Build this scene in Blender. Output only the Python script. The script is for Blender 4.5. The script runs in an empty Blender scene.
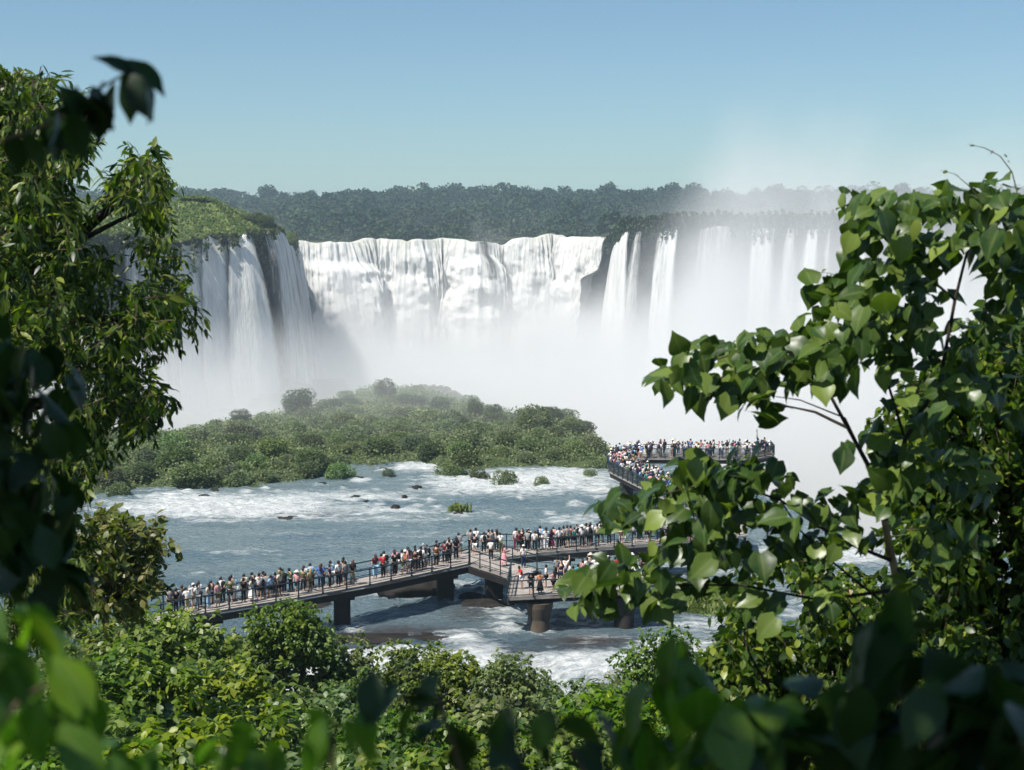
import bpy, math, random
import numpy as np
from mathutils import Vector, Matrix

random.seed(7)
rng = np.random.default_rng(11)
R = math.radians
SC = bpy.context.scene
COL = SC.collection

# ------------------------------------------------------------------ camera
W_, H_ = 1024, 770
FPX = 1500.0
CAMZ = 27.0
HOR = 238.0
PITCH = math.atan((385 - HOR) / FPX)
cam_d = bpy.data.cameras.new('camera')
cam = bpy.data.objects.new('camera', cam_d)
COL.objects.link(cam)
cam.location = (0, 0, CAMZ)
cam.rotation_euler = (R(90) - PITCH, 0, 0)
cam_d.sensor_width = 36.0
cam_d.lens = 36.0 * FPX / W_
cam_d.clip_start = 0.1
cam_d.clip_end = 9000
cam_d.dof.use_dof = True
cam_d.dof.focus_distance = 75
cam_d.dof.aperture_fstop = 4.6
SC.camera = cam

# ------------------------------------------------------------------ sky and sun
SUN_TO = Vector((-0.42, -0.34, 0.84)).normalized()      # direction towards the sun
world = bpy.data.worlds.new('World')
SC.world = world
world.use_nodes = True
wn = world.node_tree
wn.nodes.clear()
wo = wn.nodes.new('ShaderNodeOutputWorld')
wb = wn.nodes.new('ShaderNodeBackground')
ws = wn.nodes.new('ShaderNodeTexSky')
ws.sky_type = 'NISHITA'
ws.sun_disc = False
ws.sun_elevation = math.asin(SUN_TO.z)
ws.sun_rotation = math.atan2(SUN_TO.x, SUN_TO.y)
ws.altitude = 200
ws.air_density = 1.0
ws.dust_density = 0.5
ws.ozone_density = 1.5
wb.inputs['Strength'].default_value = 0.066
wt = wn.nodes.new('ShaderNodeMix'); wt.data_type = 'RGBA'; wt.blend_type = 'MULTIPLY'
wt.inputs[0].default_value = 1.0
wt.inputs[7].default_value = (0.80, 0.98, 1.05, 1)
wn.links.new(ws.outputs[0], wt.inputs[6])
wn.links.new(wt.outputs[2], wb.inputs['Color'])
wn.links.new(wb.outputs[0], wo.inputs['Surface'])
sd = bpy.data.lights.new('sun', 'SUN')
sd.energy = 5.0
sd.angle = R(0.5)
sd.color = (1.0, 0.955, 0.88)
sun = bpy.data.objects.new('sun', sd)
COL.objects.link(sun)
sun.rotation_euler = (-SUN_TO).to_track_quat('-Z', 'Y').to_euler()
SC.view_settings.view_transform = 'Standard'
SC.view_settings.look = 'None'
SC.view_settings.gamma = 1
SC.view_settings.exposure = 0.62
SC.render.engine = 'CYCLES'
SC.cycles.use_denoising = True
SC.cycles.max_bounces = 8
SC.cycles.diffuse_bounces = 1
SC.cycles.glossy_bounces = 2
SC.cycles.transmission_bounces = 3
SC.cycles.transparent_max_bounces = 16
SC.cycles.volume_bounces = 2
SC.cycles.volume_step_rate = 1.0
SC.cycles.volume_max_steps = 64
SC.cycles.sample_clamp_indirect = 4.0
SC.cycles.use_adaptive_sampling = True
SC.cycles.adaptive_threshold = 0.02

# ------------------------------------------------------------------ helpers
CP, SP = math.cos(PITCH), math.sin(PITCH)

def ray(px, py):
    """world direction of a picture point with y component 1"""
    u = (px - W_ / 2) / FPX
    v = -(py - H_ / 2) / FPX
    dx, dy, dz = u, CP + v * SP, -SP + v * CP
    return dx / dy, dz / dy

def at(px, py, Y):
    a, b = ray(px, py)
    return Vector((a * Y, Y, CAMZ + b * Y))

def on(px, py, z=0.0):
    a, b = ray(px, py)
    Y = (z - CAMZ) / b
    return Vector((a * Y, Y, z))

def proj(x, y, z):
    x = np.asarray(x, float); y = np.asarray(y, float); z = np.asarray(z, float) - CAMZ
    d = y * CP - z * SP
    v = y * SP + z * CP
    return W_ / 2 + FPX * x / d, H_ / 2 - FPX * v / d

def hsh(i, j, k, s):
    n = (i * 374761393 + j * 668265263 + k * 2147483647 + s * 1274126177) & 0xffffffff
    n = ((n ^ (n >> 13)) * 1274126177) & 0xffffffff
    n = (n ^ (n >> 16)) & 0xffffffff
    return n / 4294967295.0

def vnoise(x, y, z=None, s=0):
    x = np.asarray(x, float); y = np.asarray(y, float)
    z = np.zeros_like(x) if z is None else np.asarray(z, float)
    x, y, z = np.broadcast_arrays(x, y, z)
    xi = np.floor(x).astype(np.int64); yi = np.floor(y).astype(np.int64); zi = np.floor(z).astype(np.int64)
    fx = x - xi; fy = y - yi; fz = z - zi
    fx = fx * fx * (3 - 2 * fx); fy = fy * fy * (3 - 2 * fy); fz = fz * fz * (3 - 2 * fz)
    r = 0
    for a in (0, 1):
        for b in (0, 1):
            for c in (0, 1):
                w = (fx if a else 1 - fx) * (fy if b else 1 - fy) * (fz if c else 1 - fz)
                r = r + w * hsh(xi + a, yi + b, zi + c, s)
    return r * 2 - 1

def fbm(x, y, z=None, o=4, s=0):
    t = 0; a = 1.0; n = 0
    z = 0 * np.asarray(x, float) if z is None else np.asarray(z, float)
    for i in range(o):
        t = t + a * vnoise(x, y, z, s + i)
        n += a; a *= 0.5
        x = x * 2.03 + 5.1; y = y * 2.03 + 1.7; z = z * 2.03 + 3.3
    return t / n

def sst(a, b, x):
    t = np.clip((x - a) / (b - a), 0, 1)
    return t * t * (3 - 2 * t)

def tag(o, label=None, cat=None, group=None, kind=None):
    if label: o['label'] = label
    if cat: o['category'] = cat
    if group: o['group'] = group
    if kind: o['kind'] = kind
    return o

def empty(name, loc=(0, 0, 0), rz=0.0, **k):
    o = bpy.data.objects.new(name, None)
    COL.objects.link(o)
    o.location = loc
    o.rotation_euler = (0, 0, rz)
    o.empty_display_size = 0.2
    tag(o, **k)
    return o

def mesh_np(name, V, F, mat=None, parent=None, smooth=False, uv=None, attr=None, loc=None, mats=None, midx=None):
    """V (n,3) array, F (m,k) int array (all faces k-gons)"""
    me = bpy.data.meshes.new(name)
    V = np.ascontiguousarray(V, dtype=np.float32)
    F = np.ascontiguousarray(F, dtype=np.int32)
    m, k = F.shape
    me.vertices.add(len(V))
    me.vertices.foreach_set('co', V.ravel())
    me.loops.add(m * k)
    me.loops.foreach_set('vertex_index', F.ravel())
    me.polygons.add(m)
    me.polygons.foreach_set('loop_start', np.arange(0, m * k, k, dtype=np.int32))
    if smooth:
        me.polygons.foreach_set('use_smooth', np.ones(m, dtype=bool))
    if midx is not None:
        me.polygons.foreach_set('material_index', np.asarray(midx, dtype=np.int32))
    me.update(calc_edges=True)
    if uv is not None:
        l = me.uv_layers.new(name='UVMap')
        l.data.foreach_set('uv', np.ascontiguousarray(uv[F.ravel()], dtype=np.float32).ravel())
    if attr:
        for an, av in attr.items():
            a = me.attributes.new(an, 'FLOAT', 'POINT')
            a.data.foreach_set('value', np.ascontiguousarray(av, dtype=np.float32))
    if mats:
        for mm in mats: me.materials.append(mm)
    elif mat: me.materials.append(mat)
    o = bpy.data.objects.new(name, me)
    COL.objects.link(o)
    if parent: o.parent = parent
    if loc is not None: o.location = loc
    return o

class MB:
    """collects boxes, bars, prisms and tubes into one mesh"""
    def __init__(s): s.v = []; s.f = []
    def add(s, vs, fs):
        n = len(s.v)
        s.v += [tuple(v) for v in vs]
        s.f += [tuple(n + i for i in f) for f in fs]
    def box(s, c, d, rz=0.0):
        hx, hy, hz = d[0] / 2, d[1] / 2, d[2] / 2
        ca, sa = math.cos(rz), math.sin(rz)
        vs = []
        for z in (-hz, hz):
            for x, y in ((-hx, -hy), (hx, -hy), (hx, hy), (-hx, hy)):
                vs.append((c[0] + x * ca - y * sa, c[1] + x * sa + y * ca, c[2] + z))
        s.add(vs, [(3, 2, 1, 0), (4, 5, 6, 7), (0, 1, 5, 4), (1, 2, 6, 5), (2, 3, 7, 6), (3, 0, 4, 7)])
    def bar(s, a, b, w, h=None):
        """rectangular bar between two points"""
        a = Vector(a); b = Vector(b); h = h or w
        d = (b - a).normalized()
        side = d.cross(Vector((0, 0, 1)))
        side = Vector((1, 0, 0)) if side.length < 1e-4 else side.normalized()
        up = side.cross(d).normalized()
        vs = []
        for p in (a, b):
            for i, j in ((-1, -1), (1, -1), (1, 1), (-1, 1)):
                vs.append(p + side * i * w / 2 + up * j * h / 2)
        s.add(vs, [(3, 2, 1, 0), (4, 5, 6, 7), (0, 1, 5, 4), (1, 2, 6, 5), (2, 3, 7, 6), (3, 0, 4, 7)])
    def tube(s, pts, rad, n=6):
        pts = [Vector(p) for p in pts]
        if not hasattr(rad, '__len__'): rad = [rad] * len(pts)
        base = len(s.v)
        ref = Vector((0.31, 0.87, 0.2))
        for i, p in enumerate(pts):
            d = (pts[min(i + 1, len(pts) - 1)] - pts[max(i - 1, 0)]).normalized()
            x = d.cross(ref)
            if x.length < 1e-3: x = d.cross(Vector((1, 0, 0)))
            x.normalize(); y = d.cross(x)
            for k in range(n):
                a = 2 * math.pi * k / n
                s.v.append(tuple(p + x * math.cos(a) * rad[i] + y * math.sin(a) * rad[i]))
        for i in range(len(pts) - 1):
            for k in range(n):
                a = base + i * n + k; b = base + i * n + (k + 1) % n
                s.f.append((a, b, b + n, a + n))
        s.f.append(tuple(base + k for k in range(n))[::-1])
        s.f.append(tuple(base + (len(pts) - 1) * n + k for k in range(n)))
    def lathe(s, c, prof, n=12):
        base = len(s.v)
        for z, r in prof:
            for k in range(n):
                a = 2 * math.pi * k / n
                s.v.append((c[0] + r * math.cos(a), c[1] + r * math.sin(a), c[2] + z))
        for i in range(len(prof) - 1):
            for k in range(n):
                a = base + i * n + k; b = base + i * n + (k + 1) % n
                s.f.append((a, b, b + n, a + n))
        s.f.append(tuple(base + k for k in range(n))[::-1])
        s.f.append(tuple(base + (len(prof) - 1) * n + k for k in range(n)))
    def build(s, name, mat, parent=None, smooth=False, loc=None):
        me = bpy.data.meshes.new(name)
        me.from_pydata(s.v, [], s.f)
        if smooth:
            me.polygons.foreach_set('use_smooth', np.ones(len(me.polygons), dtype=bool))
        me.materials.append(mat)
        o = bpy.data.objects.new(name, me)
        COL.objects.link(o)
        if parent: o.parent = parent
        if loc is not None: o.location = loc
        return o

# ------------------------------------------------------------------ materials
class NT:
    def __init__(s, name):
        s.m = bpy.data.materials.new(name)
        s.m.use_nodes = True
        s.t = s.m.node_tree
        s.t.nodes.clear()
        s.out = s.n('OutputMaterial')
    def n(s, kind, **props):
        nd = s.t.nodes.new('ShaderNode' + kind)
        for k, v in props.items(): setattr(nd, k, v)
        return nd
    def l(s, a, b): s.t.links.new(a, b)
    def val(s, sock, v):
        if hasattr(v, 'links') or hasattr(v, 'is_linked'): s.l(v, sock)
        else: sock.default_value = v
    def math(s, op, a, b=None, clamp=False):
        nd = s.n('Math', operation=op, use_clamp=clamp)
        s.val(nd.inputs[0], a)
        if b is not None: s.val(nd.inputs[1], b)
        return nd.outputs[0]
    def noise(s, vec, scale, detail=3, rough=0.55, out='Fac', dist=0.0):
        nd = s.n('TexNoise')
        if vec is not None: s.l(vec, nd.inputs['Vector'])
        nd.inputs['Scale'].default_value = scale
        nd.inputs['Detail'].default_value = detail
        nd.inputs['Roughness'].default_value = rough
        nd.inputs['Distortion'].default_value = dist
        return nd.outputs[out]
    def mapping(s, vec, scale=(1, 1, 1), loc=(0, 0, 0)):
        nd = s.n('Mapping')
        s.l(vec, nd.inputs['Vector'])
        nd.inputs['Scale'].default_value = scale
        nd.inputs['Location'].default_value = loc
        return nd.outputs[0]
    def geo(s): return s.n('NewGeometry').outputs['Position']
    def obj(s): return s.n('TexCoord').outputs['Object']
    def uv(s): return s.n('TexCoord').outputs['UV']
    def attr(s, name): return s.n('Attribute', attribute_name=name).outputs['Fac']
    def ramp(s, fac, stops):
        nd = s.n('ValToRGB')
        s.val(nd.inputs[0], fac)
        cr = nd.color_ramp
        while len(cr.elements) < len(stops): cr.elements.new(0.5)
        for e, (p, c) in zip(cr.elements, stops):
            e.position = p
            e.color = (c, c, c, 1) if not hasattr(c, '__len__') else (*c, 1)
        return nd.outputs[0]
    def mix(s, fac, a, b, blend='MIX'):
        nd = s.n('Mix', data_type='RGBA', blend_type=blend)
        s.val(nd.inputs[0], fac)
        s.val(nd.inputs[6], a if not isinstance(a, tuple) else (*a, 1))
        s.val(nd.inputs[7], b if not isinstance(b, tuple) else (*b, 1))
        return nd.outputs[2]
    def mr(s, v, a, b, c=0.0, d=1.0):
        nd = s.n('MapRange')
        s.val(nd.inputs[0], v)
        for i, x in enumerate((a, b, c, d)): nd.inputs[i + 1].default_value = x
        return nd.outputs[0]
    def bump(s, h, strength=0.5, dist=0.1):
        nd = s.n('Bump')
        s.l(h, nd.inputs['Height'])
        nd.inputs['Strength'].default_value = strength
        nd.inputs['Distance'].default_value = dist
        return nd.outputs[0]
    def princ(s, col=None, rough=0.8, spec=0.3, normal=None, **kw):
        p = s.n('BsdfPrincipled')
        if col is not None: s.val(p.inputs['Base Color'], (*col, 1) if isinstance(col, tuple) else col)
        s.val(p.inputs['Roughness'], rough)
        s.val(p.inputs['Specular IOR Level'], spec)
        if normal is not None: s.l(normal, p.inputs['Normal'])
        for k, v in kw.items(): s.val(p.inputs[k.replace('_', ' ')], v)
        return p.outputs[0]
    def surf(s, sh):
        s.l(sh, s.out.inputs['Surface'])
        return s.m

def simple(name, col, rough=0.7, spec=0.3, var=0.25, scale=3.0, metallic=0.0, bump=0.0):
    t = NT(name)
    f = t.noise(t.obj(), scale, 4)
    lo = tuple(c * (1 - var) for c in col); hi = tuple(min(1, c * (1 + var)) for c in col)
    c = t.ramp(f, [(0.3, lo), (0.7, hi)])
    nm = t.bump(f, bump, 0.05) if bump else None
    return t.surf(t.princ(c, rough, spec, nm, Metallic=metallic))

def leaf_mat(name, cols, trans=0.35, rough=0.45, spec=0.5, tcol=None, rib=0, vary=0):
    """foliage: colour by leaf (attribute 'tint'), thin translucent blades with a soft sheen"""
    t = NT(name)
    c = t.ramp(t.attr('tint'), [(i / (len(cols) - 1), cc) for i, cc in enumerate(cols)])
    if vary:
        oi = t.n('ObjectInfo')
        hs = t.n('HueSaturation')
        t.l(t.mr(oi.outputs['Random'], 0, 1, .47, .53), hs.inputs['Hue'])
        t.l(t.mr(t.math('FRACT', t.math('MULTIPLY', oi.outputs['Random'], 7.3)), 0, 1, 1 - vary, 1 + vary), hs.inputs['Value'])
        t.l(t.mr(t.math('FRACT', t.math('MULTIPLY', oi.outputs['Random'], 13.7)), 0, 1, .65, 1.1), hs.inputs['Saturation'])
        t.l(c, hs.inputs['Color']); c = hs.outputs[0]
    if rib:
        k = t.math('POWER', t.attr('rib'), 5.0)
        c = t.mix(t.math('MULTIPLY', k, 0.35), c, (.20, .26, .10))
        blot = t.noise(t.geo(), rib, 3, .6)
        c = t.mix(t.mr(blot, .35, .75, 0, .35), c, (.12, .15, .03))
    p = t.princ(c, rough, spec)
    tr = t.n('BsdfTranslucent')
    tc = t.mix(1.0, c, tcol or (1.0, 1.25, 0.35), 'MULTIPLY')
    g = t.n('HueSaturation'); g.inputs['Value'].default_value = 1.6
    t.l(tc, g.inputs['Color'])
    t.l(g.outputs[0], tr.inputs['Color'])
    mx = t.n('MixShader')
    mx.inputs[0].default_value = trans
    t.l(p, mx.inputs[1]); t.l(tr.outputs[0], mx.inputs[2])
    return t.surf(mx.outputs[0])

# ------------------------------------------------------------------ leaf scattering
def leaf_shape(kind):
    """template blade along +Y, face up +Z; returns verts, quad faces"""
    if kind == 'quad':
        v = [(-.35, 0, 0), (.35, 0.1, 0.02), (.3, .95, -.06), (-.4, .85, -.04)]
        f = [(0, 1, 2, 3)]
    elif kind == 'diamond':
        v = [(0, 0, 0), (.28, .45, .07), (0, 1, -.08), (-.28, .45, .07)]
        f = [(0, 1, 2, 3)]
    elif kind == 'lance':
        v = [(0, 0, 0), (.12, .25, .04), (.14, .6, 0), (0, 1, -.12), (-.14, .6, 0), (-.12, .25, .04), (0, .25, 0), (0, .6, -.04)]
        f = [(0, 1, 6, 5), (6, 1, 2, 7), (5, 6, 7, 4), (7, 2, 3, 4)]
    elif kind == 'oval':
        v = [(0, 0, 0), (.24, .22, .05), (.3, .58, .03), (0, 1, -.12), (-.3, .58, .03), (-.24, .22, .05), (0, .25, 0), (0, .6, -.03)]
        f = [(0, 1, 6, 5), (6, 1, 2, 7), (5, 6, 7, 4), (7, 2, 3, 4)]
    elif kind == 'heart':
        v = [(0, .08, 0), (.26, -.04, .03), (.44, .16, .05), (.44, .42, .03), (.24, .74, -.04), (0, 1.08, -.18),
             (-.24, .74, -.04), (-.44, .42, .03), (-.44, .16, .05), (-.26, -.04, .03), (0, .35, -.03), (0, .7, -.08)]
        f = [(0, 1, 2, 10), (10, 2, 3, 11), (11, 3, 4, 5), (0, 10, 8, 9), (10, 11, 7, 8), (11, 5, 6, 7)]
    elif kind in ('blade', 'bigheart'):
        # a finer blade: rows along the midrib, curling over towards the tip
        wid = {'blade': [.03, .16, .25, .29, .28, .21, .10, .005], 'bigheart': [.20, .38, .45, .43, .35, .23, .10, .005]}[kind]
        v = []; n_ = len(wid)
        for i, w in enumerate(wid):
            t_ = i / (n_ - 1)
            zc = -.22 * t_ ** 2.2
            y_ = t_ * 1.0
            back = (-.10 if i == 0 else 0) if kind == 'bigheart' else 0
            for c in (-1, -.55, 0, .55, 1):
                v.append((c * w, y_ + back * abs(c), zc + .30 * w * abs(c) - .13 * w * c * c + .012 * math.sin(i * 2.1 + c * 3)))
        f = [(i * 5 + j, i * 5 + j + 1, i * 5 + j + 6, i * 5 + j + 5) for i in range(n_ - 1) for j in range(4)]
    return np.array(v, float), np.array(f, int)

def rib_of(kind):
    v, _ = leaf_shape(kind)
    return (np.abs(v[:, 0]) < 1e-6).astype(float)

def leaves(P, size, kind, out=None, droop=0.5, spread=0.6, rs=None, twist=1.0):
    """P (n,3) leaf roots. out (n,3): outward unit direction. returns V, F, tint, leaf id"""
    rs = rs or rng
    n = len(P)
    size = np.broadcast_to(np.asarray(size, float), (n,))
    v0, f0 = leaf_shape(kind)
    d = rs.normal(size=(n, 3)) * spread
    if out is not None: d = d + out
    d[:, 2] -= droop
    d /= np.linalg.norm(d, axis=1)[:, None] + 1e-9
    up = np.tile(np.array([0, 0, 1.0]), (n, 1)) + rs.normal(size=(n, 3)) * 0.45 * twist
    if out is not None: up = up + out * 0.5
    x = np.cross(d, up); x /= np.linalg.norm(x, axis=1)[:, None] + 1e-9
    z = np.cross(x, d)
    V = (P[:, None, :] + size[:, None, None] * (v0[None, :, 0, None] * x[:, None, :] + v0[None, :, 1, None] * d[:, None, :] + v0[None, :, 2, None] * z[:, None, :]))
    F = (f0[None] + (np.arange(n) * len(v0))[:, None, None]).reshape(-1, 4)
    tint = np.clip(rs.normal(0.5, 0.22, n), 0, 1)
    return V.reshape(-1, 3), F, np.repeat(tint, len(v0))

def crown_points(n, lobes, rs, hollow=0.55):
    """points in a set of ellipsoid lobes (cx,cy,cz,rx,ry,rz), pushed to the outside"""
    L = np.array(lobes, float)
    w = L[:, 3] * L[:, 4] * L[:, 5]; w = w / w.sum()
    k = rs.choice(len(L), n, p=w)
    d = rs.normal(size=(n, 3)); d /= np.linalg.norm(d, axis=1)[:, None]
    r = hollow + (1 - hollow) * rs.random(n) ** 0.6
    bump = 1 + 0.22 * vnoise(d[:, 0] * 2.5 + k * 7, d[:, 1] * 2.5, d[:, 2] * 2.5, 3)
    P = L[k, :3] + d * L[k, 3:6] * (r * bump)[:, None]
    return P, d
# ================================================================== LAND AND WATER
def grid_mesh(name, X, Y, Z, mat, smooth=True, attr=None, uv=None, flip=False, **k):
    nr, nc = X.shape
    V = np.stack([X, Y, Z], -1).reshape(-1, 3)
    i = np.arange(nr * nc).reshape(nr, nc)
    F = np.stack([i[:-1, :-1], i[:-1, 1:], i[1:, 1:], i[1:, :-1]], -1).reshape(-1, 4)
    if flip: F = F[:, ::-1]
    a = {q: w.ravel() for q, w in attr.items()} if attr else None
    return mesh_np(name, V, F, mat, smooth=smooth, attr=a, uv=None if uv is None else uv.reshape(-1, 2), **k)

# ---- river
def m_river():
    t = NT('river_water')
    g = t.geo()
    st = t.mapping(g, (0.16, 0.55, 1))
    st2 = t.mapping(g, (0.7, 2.4, 1))
    n1 = t.noise(st, 1.0, 6, 0.62, dist=1.2)
    n2 = t.noise(st2, 1.0, 5, 0.7, dist=0.8)
    f = t.attr('foam')
    s = t.math('ADD', t.math('MULTIPLY', n1, 0.95), t.math('MULTIPLY', n2, 0.85))
    s = t.math('ADD', t.math('SUBTRACT', s, 1.25), t.math('MULTIPLY', f, 0.85))
    foam = t.mr(s, -0.03, 0.30)
    big = t.noise(t.mapping(g, (0.05, 0.2, 1)), 1.0, 3)
    deep = t.ramp(big, [(0.35, (0.105, 0.168, 0.195)), (0.65, (0.185, 0.245, 0.250))])
    sp = t.n('SeparateXYZ'); t.l(g, sp.inputs[0])
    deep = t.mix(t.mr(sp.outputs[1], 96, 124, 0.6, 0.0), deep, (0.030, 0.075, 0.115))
    deep = t.mix(t.attr('brown'), deep, (0.045, 0.032, 0.024))
    rip = t.noise(t.mapping(g, (0.9, 2.6, 1)), 1.0, 6, 0.7)
    bm = t.bump(t.math('ADD', rip, t.math('MULTIPLY', n2, 0.8)), 1.0, 0.6)
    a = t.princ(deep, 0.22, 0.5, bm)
    fc = t.ramp(t.noise(t.mapping(g, (1.1, 3.2, 1)), 1.0, 5, 0.75), [(0.35, (0.42, 0.47, 0.49)), (0.6, (0.74, 0.75, 0.73))])
    b = t.princ(fc, 0.75, 0.15, bm)
    mx = t.n('MixShader')
    t.l(foam, mx.inputs[0]); t.l(a, mx.inputs[1]); t.l(b, mx.inputs[2])
    return t.surf(mx.outputs[0])

FOAM = [  # picture x, y, rx, ry, strength: where the photo shows broken water
    (230, 508, 150, 14, .82), (180, 500, 60, 10, .7), (330, 497, 110, 7, .55), (300, 517, 40, 5, .45), (395, 512, 60, 5, .65),
    (520, 483, 105, 13, .95), (565, 476, 60, 10, .7), (418, 468, 30, 5, .9), (455, 490, 50, 9, .5), (600, 490, 40, 10, .5),
    (590, 520, 60, 6, .5), (480, 512, 70, 6, .3), (420, 520, 70, 8, .35),
    (410, 590, 55, 14, .36), (365, 585, 35, 10, .35), (470, 585, 45, 10, .4), (500, 610, 30, 14, .55), (462, 640, 34, 9, .5), (505, 628, 26, 8, .5),
    (400, 658, 75, 12, 1.0), (340, 672, 80, 10, .95), (480, 656, 34, 14, .7), (600, 664, 110, 13, .8), (670, 652, 50, 16, .85),
    (700, 570, 70, 16, .45), (640, 600, 50, 12, .3), (830, 556, 120, 14, .7), (950, 545, 110, 12, .6), (720, 625, 60, 12, .6),
    (600, 640, 60, 7, .35), (240, 552, 90, 5, .22), (300, 536, 70, 4, .25), (200, 575, 60, 4, .25), (360, 548, 50, 4, .25), (420, 535, 60, 4, .3), (640, 530, 60, 5, .5), (60, 540, 60, 30, .3), (150, 665, 120, 20, .5), (860, 600, 120, 30, .5)]
BROWN = [(400, 634, 60, 9, .9), (590, 645, 60, 9, .9), (520, 655, 40, 9, .5), (470, 612, 25, 12, .7), (300, 516, 35, 3, .6), (350, 640, 40, 8, .6)]

def blobs(px, py, L):
    f = np.zeros_like(px)
    for cx, cy, rx, ry, s in L:
        q = ((px - cx) / rx) ** 2 + ((py - cy) / ry) ** 2
        f = np.maximum(f, s * np.exp(-q * 1.1))
    return f

def ledge_y(x):
    b = np.interp(x, [-80, -46, -40, -30, -24, -16, -6, 2, 8, 12.6, 16.0], [176, 176, 200, 226, 252, 252, 230, 212, 202, 188, 182.])
    b = b - 50 * sst(20, 33, x)
    return b + 3 * vnoise(x * 0.2, x * 0, s=5)

ROCKS = [(205, 497, 9, .35, 'flat tilted rock under the tiny river shrub'), (300, 499, 4, .6, 'small rock in the river above the left ripples'), (356, 498, 6, .6, 'rock in the river below the pale shrub'), (375, 490, 4, .5, 'small rock left of the smallest river shrub'), (416, 489, 8, .5, 'broad low rock in the river above centre'),
    (395, 508, 6, .6, 'dark rock in the rapids left of the reed tuft'), (380, 504, 5, .5, 'rock left of the dark rock in the rapids'), (437, 508, 6, .7, 'round dark rock in the rapids right of centre'), (418, 506, 4, .6, 'small rock between two dark rocks in the rapids'), (459, 514, 7, .5, 'low rock topped with dry reeds in the rapids'), (505, 517, 4, .5, 'small rock right of the reed topped rock'),
    (292, 517, 22, .14, 'long flat rock shelf under the left ripples'), (360, 479, 6, .5, 'small rock right of the pale river shrub'), (455, 482, 6, .5, 'rock at the foot of the river edge shrubs'), (366, 502, 4, .6, 'tiny rock left of the dark rapids rocks'), (343, 487, 3, .6, 'tiny rock under the pale river shrub'),
    (186, 491, 6, .5, 'dark rock at the water edge below the dark left shrub'), (246, 491, 5, .5, 'dark rock under the broad river edge shrub'), (265, 488, 4, .6, 'small dark rock right of the broad river edge shrub'), (322, 484, 5, .5, 'rock at the left foot of the pale shrub'), (404, 497, 5, .5, 'rock below the broad low river rock'), (430, 499, 3, .7, 'small pointed rock above the round dark rock'),
    (473, 493, 5, .4, 'flat rock under the widest white water shrub'), (520, 496, 3, .5, 'tiny rock in the white water before the single shrub'), (560, 492, 4, .4, 'flat rock right of the single white water shrub'), (575, 502, 6, .3, 'low wet rock near the big leaf at right'), (550, 512, 5, .3, 'low wet rock above the crowd right of centre'), (600, 497, 6, .4, 'flat rock in white water by the far walkway pier'), (383, 469, 5, .4, 'rock at the island shore above the smallest river shrub'), (447, 520, 3, .5, 'tiny rock just under the reed rock')]
FOAM += [(a, b + 1.5, c * 1.9, 3.0, .55) for a, b, c, *_ in ROCKS]
FOAM += [(350, 629, 14, 4, .6), (448, 602, 12, 3, .5), (495, 600, 12, 3, .5), (538, 632, 18, 5, .6), (628, 618, 16, 4, .5)]
nr, nc = 620, 700
yy = 72 * (300 / 72.0) ** np.linspace(0, 1, nr)
aa = np.linspace(-0.55, 0.62, nc)
A, Y = np.meshgrid(aa, yy)
X = A * Y
px, py = proj(X, Y, 0 * X)
foam = blobs(px, py, FOAM)
brown = blobs(px, py, BROWN)
foam = foam + 0.15
rough = 0.22 + 0.55 * foam
Z = rough * (0.55 * fbm(X * 0.35, Y * 0.6, o=3, s=1) + 0.45 * fbm(X * 1.2, Y * 1.9, o=3, s=9))
Z += 0.25 * foam + 0.15 * brown
casc = 95 + 3 * vnoise(X * 0.15, Y * 0, s=20)
Z += -3.2 * (1 - sst(-6, 1, Y - casc))
led = Y - ledge_y(X)
Z += -np.clip(led, 0, 60) * 1.6
foam = np.maximum(foam, 0.9 * sst(-3, 1, led))
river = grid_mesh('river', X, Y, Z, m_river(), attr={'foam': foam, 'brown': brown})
tag(river, kind='structure')

# ---- ground sheets
ROCKM = simple('wet_rock', (0.018, 0.016, 0.014), 0.8, 0.15, 0.6, 1.5, bump=0.6)
def m_ground(name, a, b, sc=0.3):
    t = NT(name)
    f = t.noise(t.geo(), sc, 6, 0.65)
    return t.surf(t.princ(t.ramp(f, [(0.3, a), (0.7, b)]), 0.95, 0.1, t.bump(f, 0.8, 0.5)))
SOIL = m_ground('forest_soil', (0.018, 0.022, 0.010), (0.045, 0.05, 0.02))
GRASSG = m_ground('grassy_ground', (0.05, 0.08, 0.02), (0.13, 0.16, 0.045), 0.25)
GORGE = m_ground('gorge_rock', (0.03, 0.035, 0.03), (0.07, 0.07, 0.06), 0.1)
ISLG = m_ground('island_ground', (0.035, 0.05, 0.022), (0.07, 0.09, 0.04), 0.3)

# hillside the viewer stands on
xs = np.linspace(-90, 90, 140); ys = np.linspace(-40, 92, 160)
X, Y = np.meshgrid(xs, ys)
Z = np.interp(Y, [-40, 1.5, 4, 9, 16, 25, 40, 60, 75, 92], [26, 25.4, 24, 19.5, 15.5, 12, 8, 4, 0.5, -5])
Z = Z + 0.8 * fbm(X * 0.1, Y * 0.1, o=4, s=33) * sst(2, 12, Y)
hill = grid_mesh('hillside', X, Y, Z, SOIL)
tag(hill, kind='structure')
def hill_z(x, y):
    return float(np.interp(y, [-40, 1.5, 4, 9, 16, 25, 40, 60, 75, 92], [26, 25.4, 24, 19.5, 15.5, 12, 8, 4, 0.5, -5])
                 + 0.8 * fbm(np.array([x * 0.1]), np.array([y * 0.1]), o=4, s=33)[0] * sst(2, 12, y))

# gorge floor
X, Y = np.meshgrid(np.linspace(-700, 700, 90), np.linspace(60, 760, 70))
Z = -56 + 5 * fbm(X * 0.02, Y * 0.02, s=4)
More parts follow.
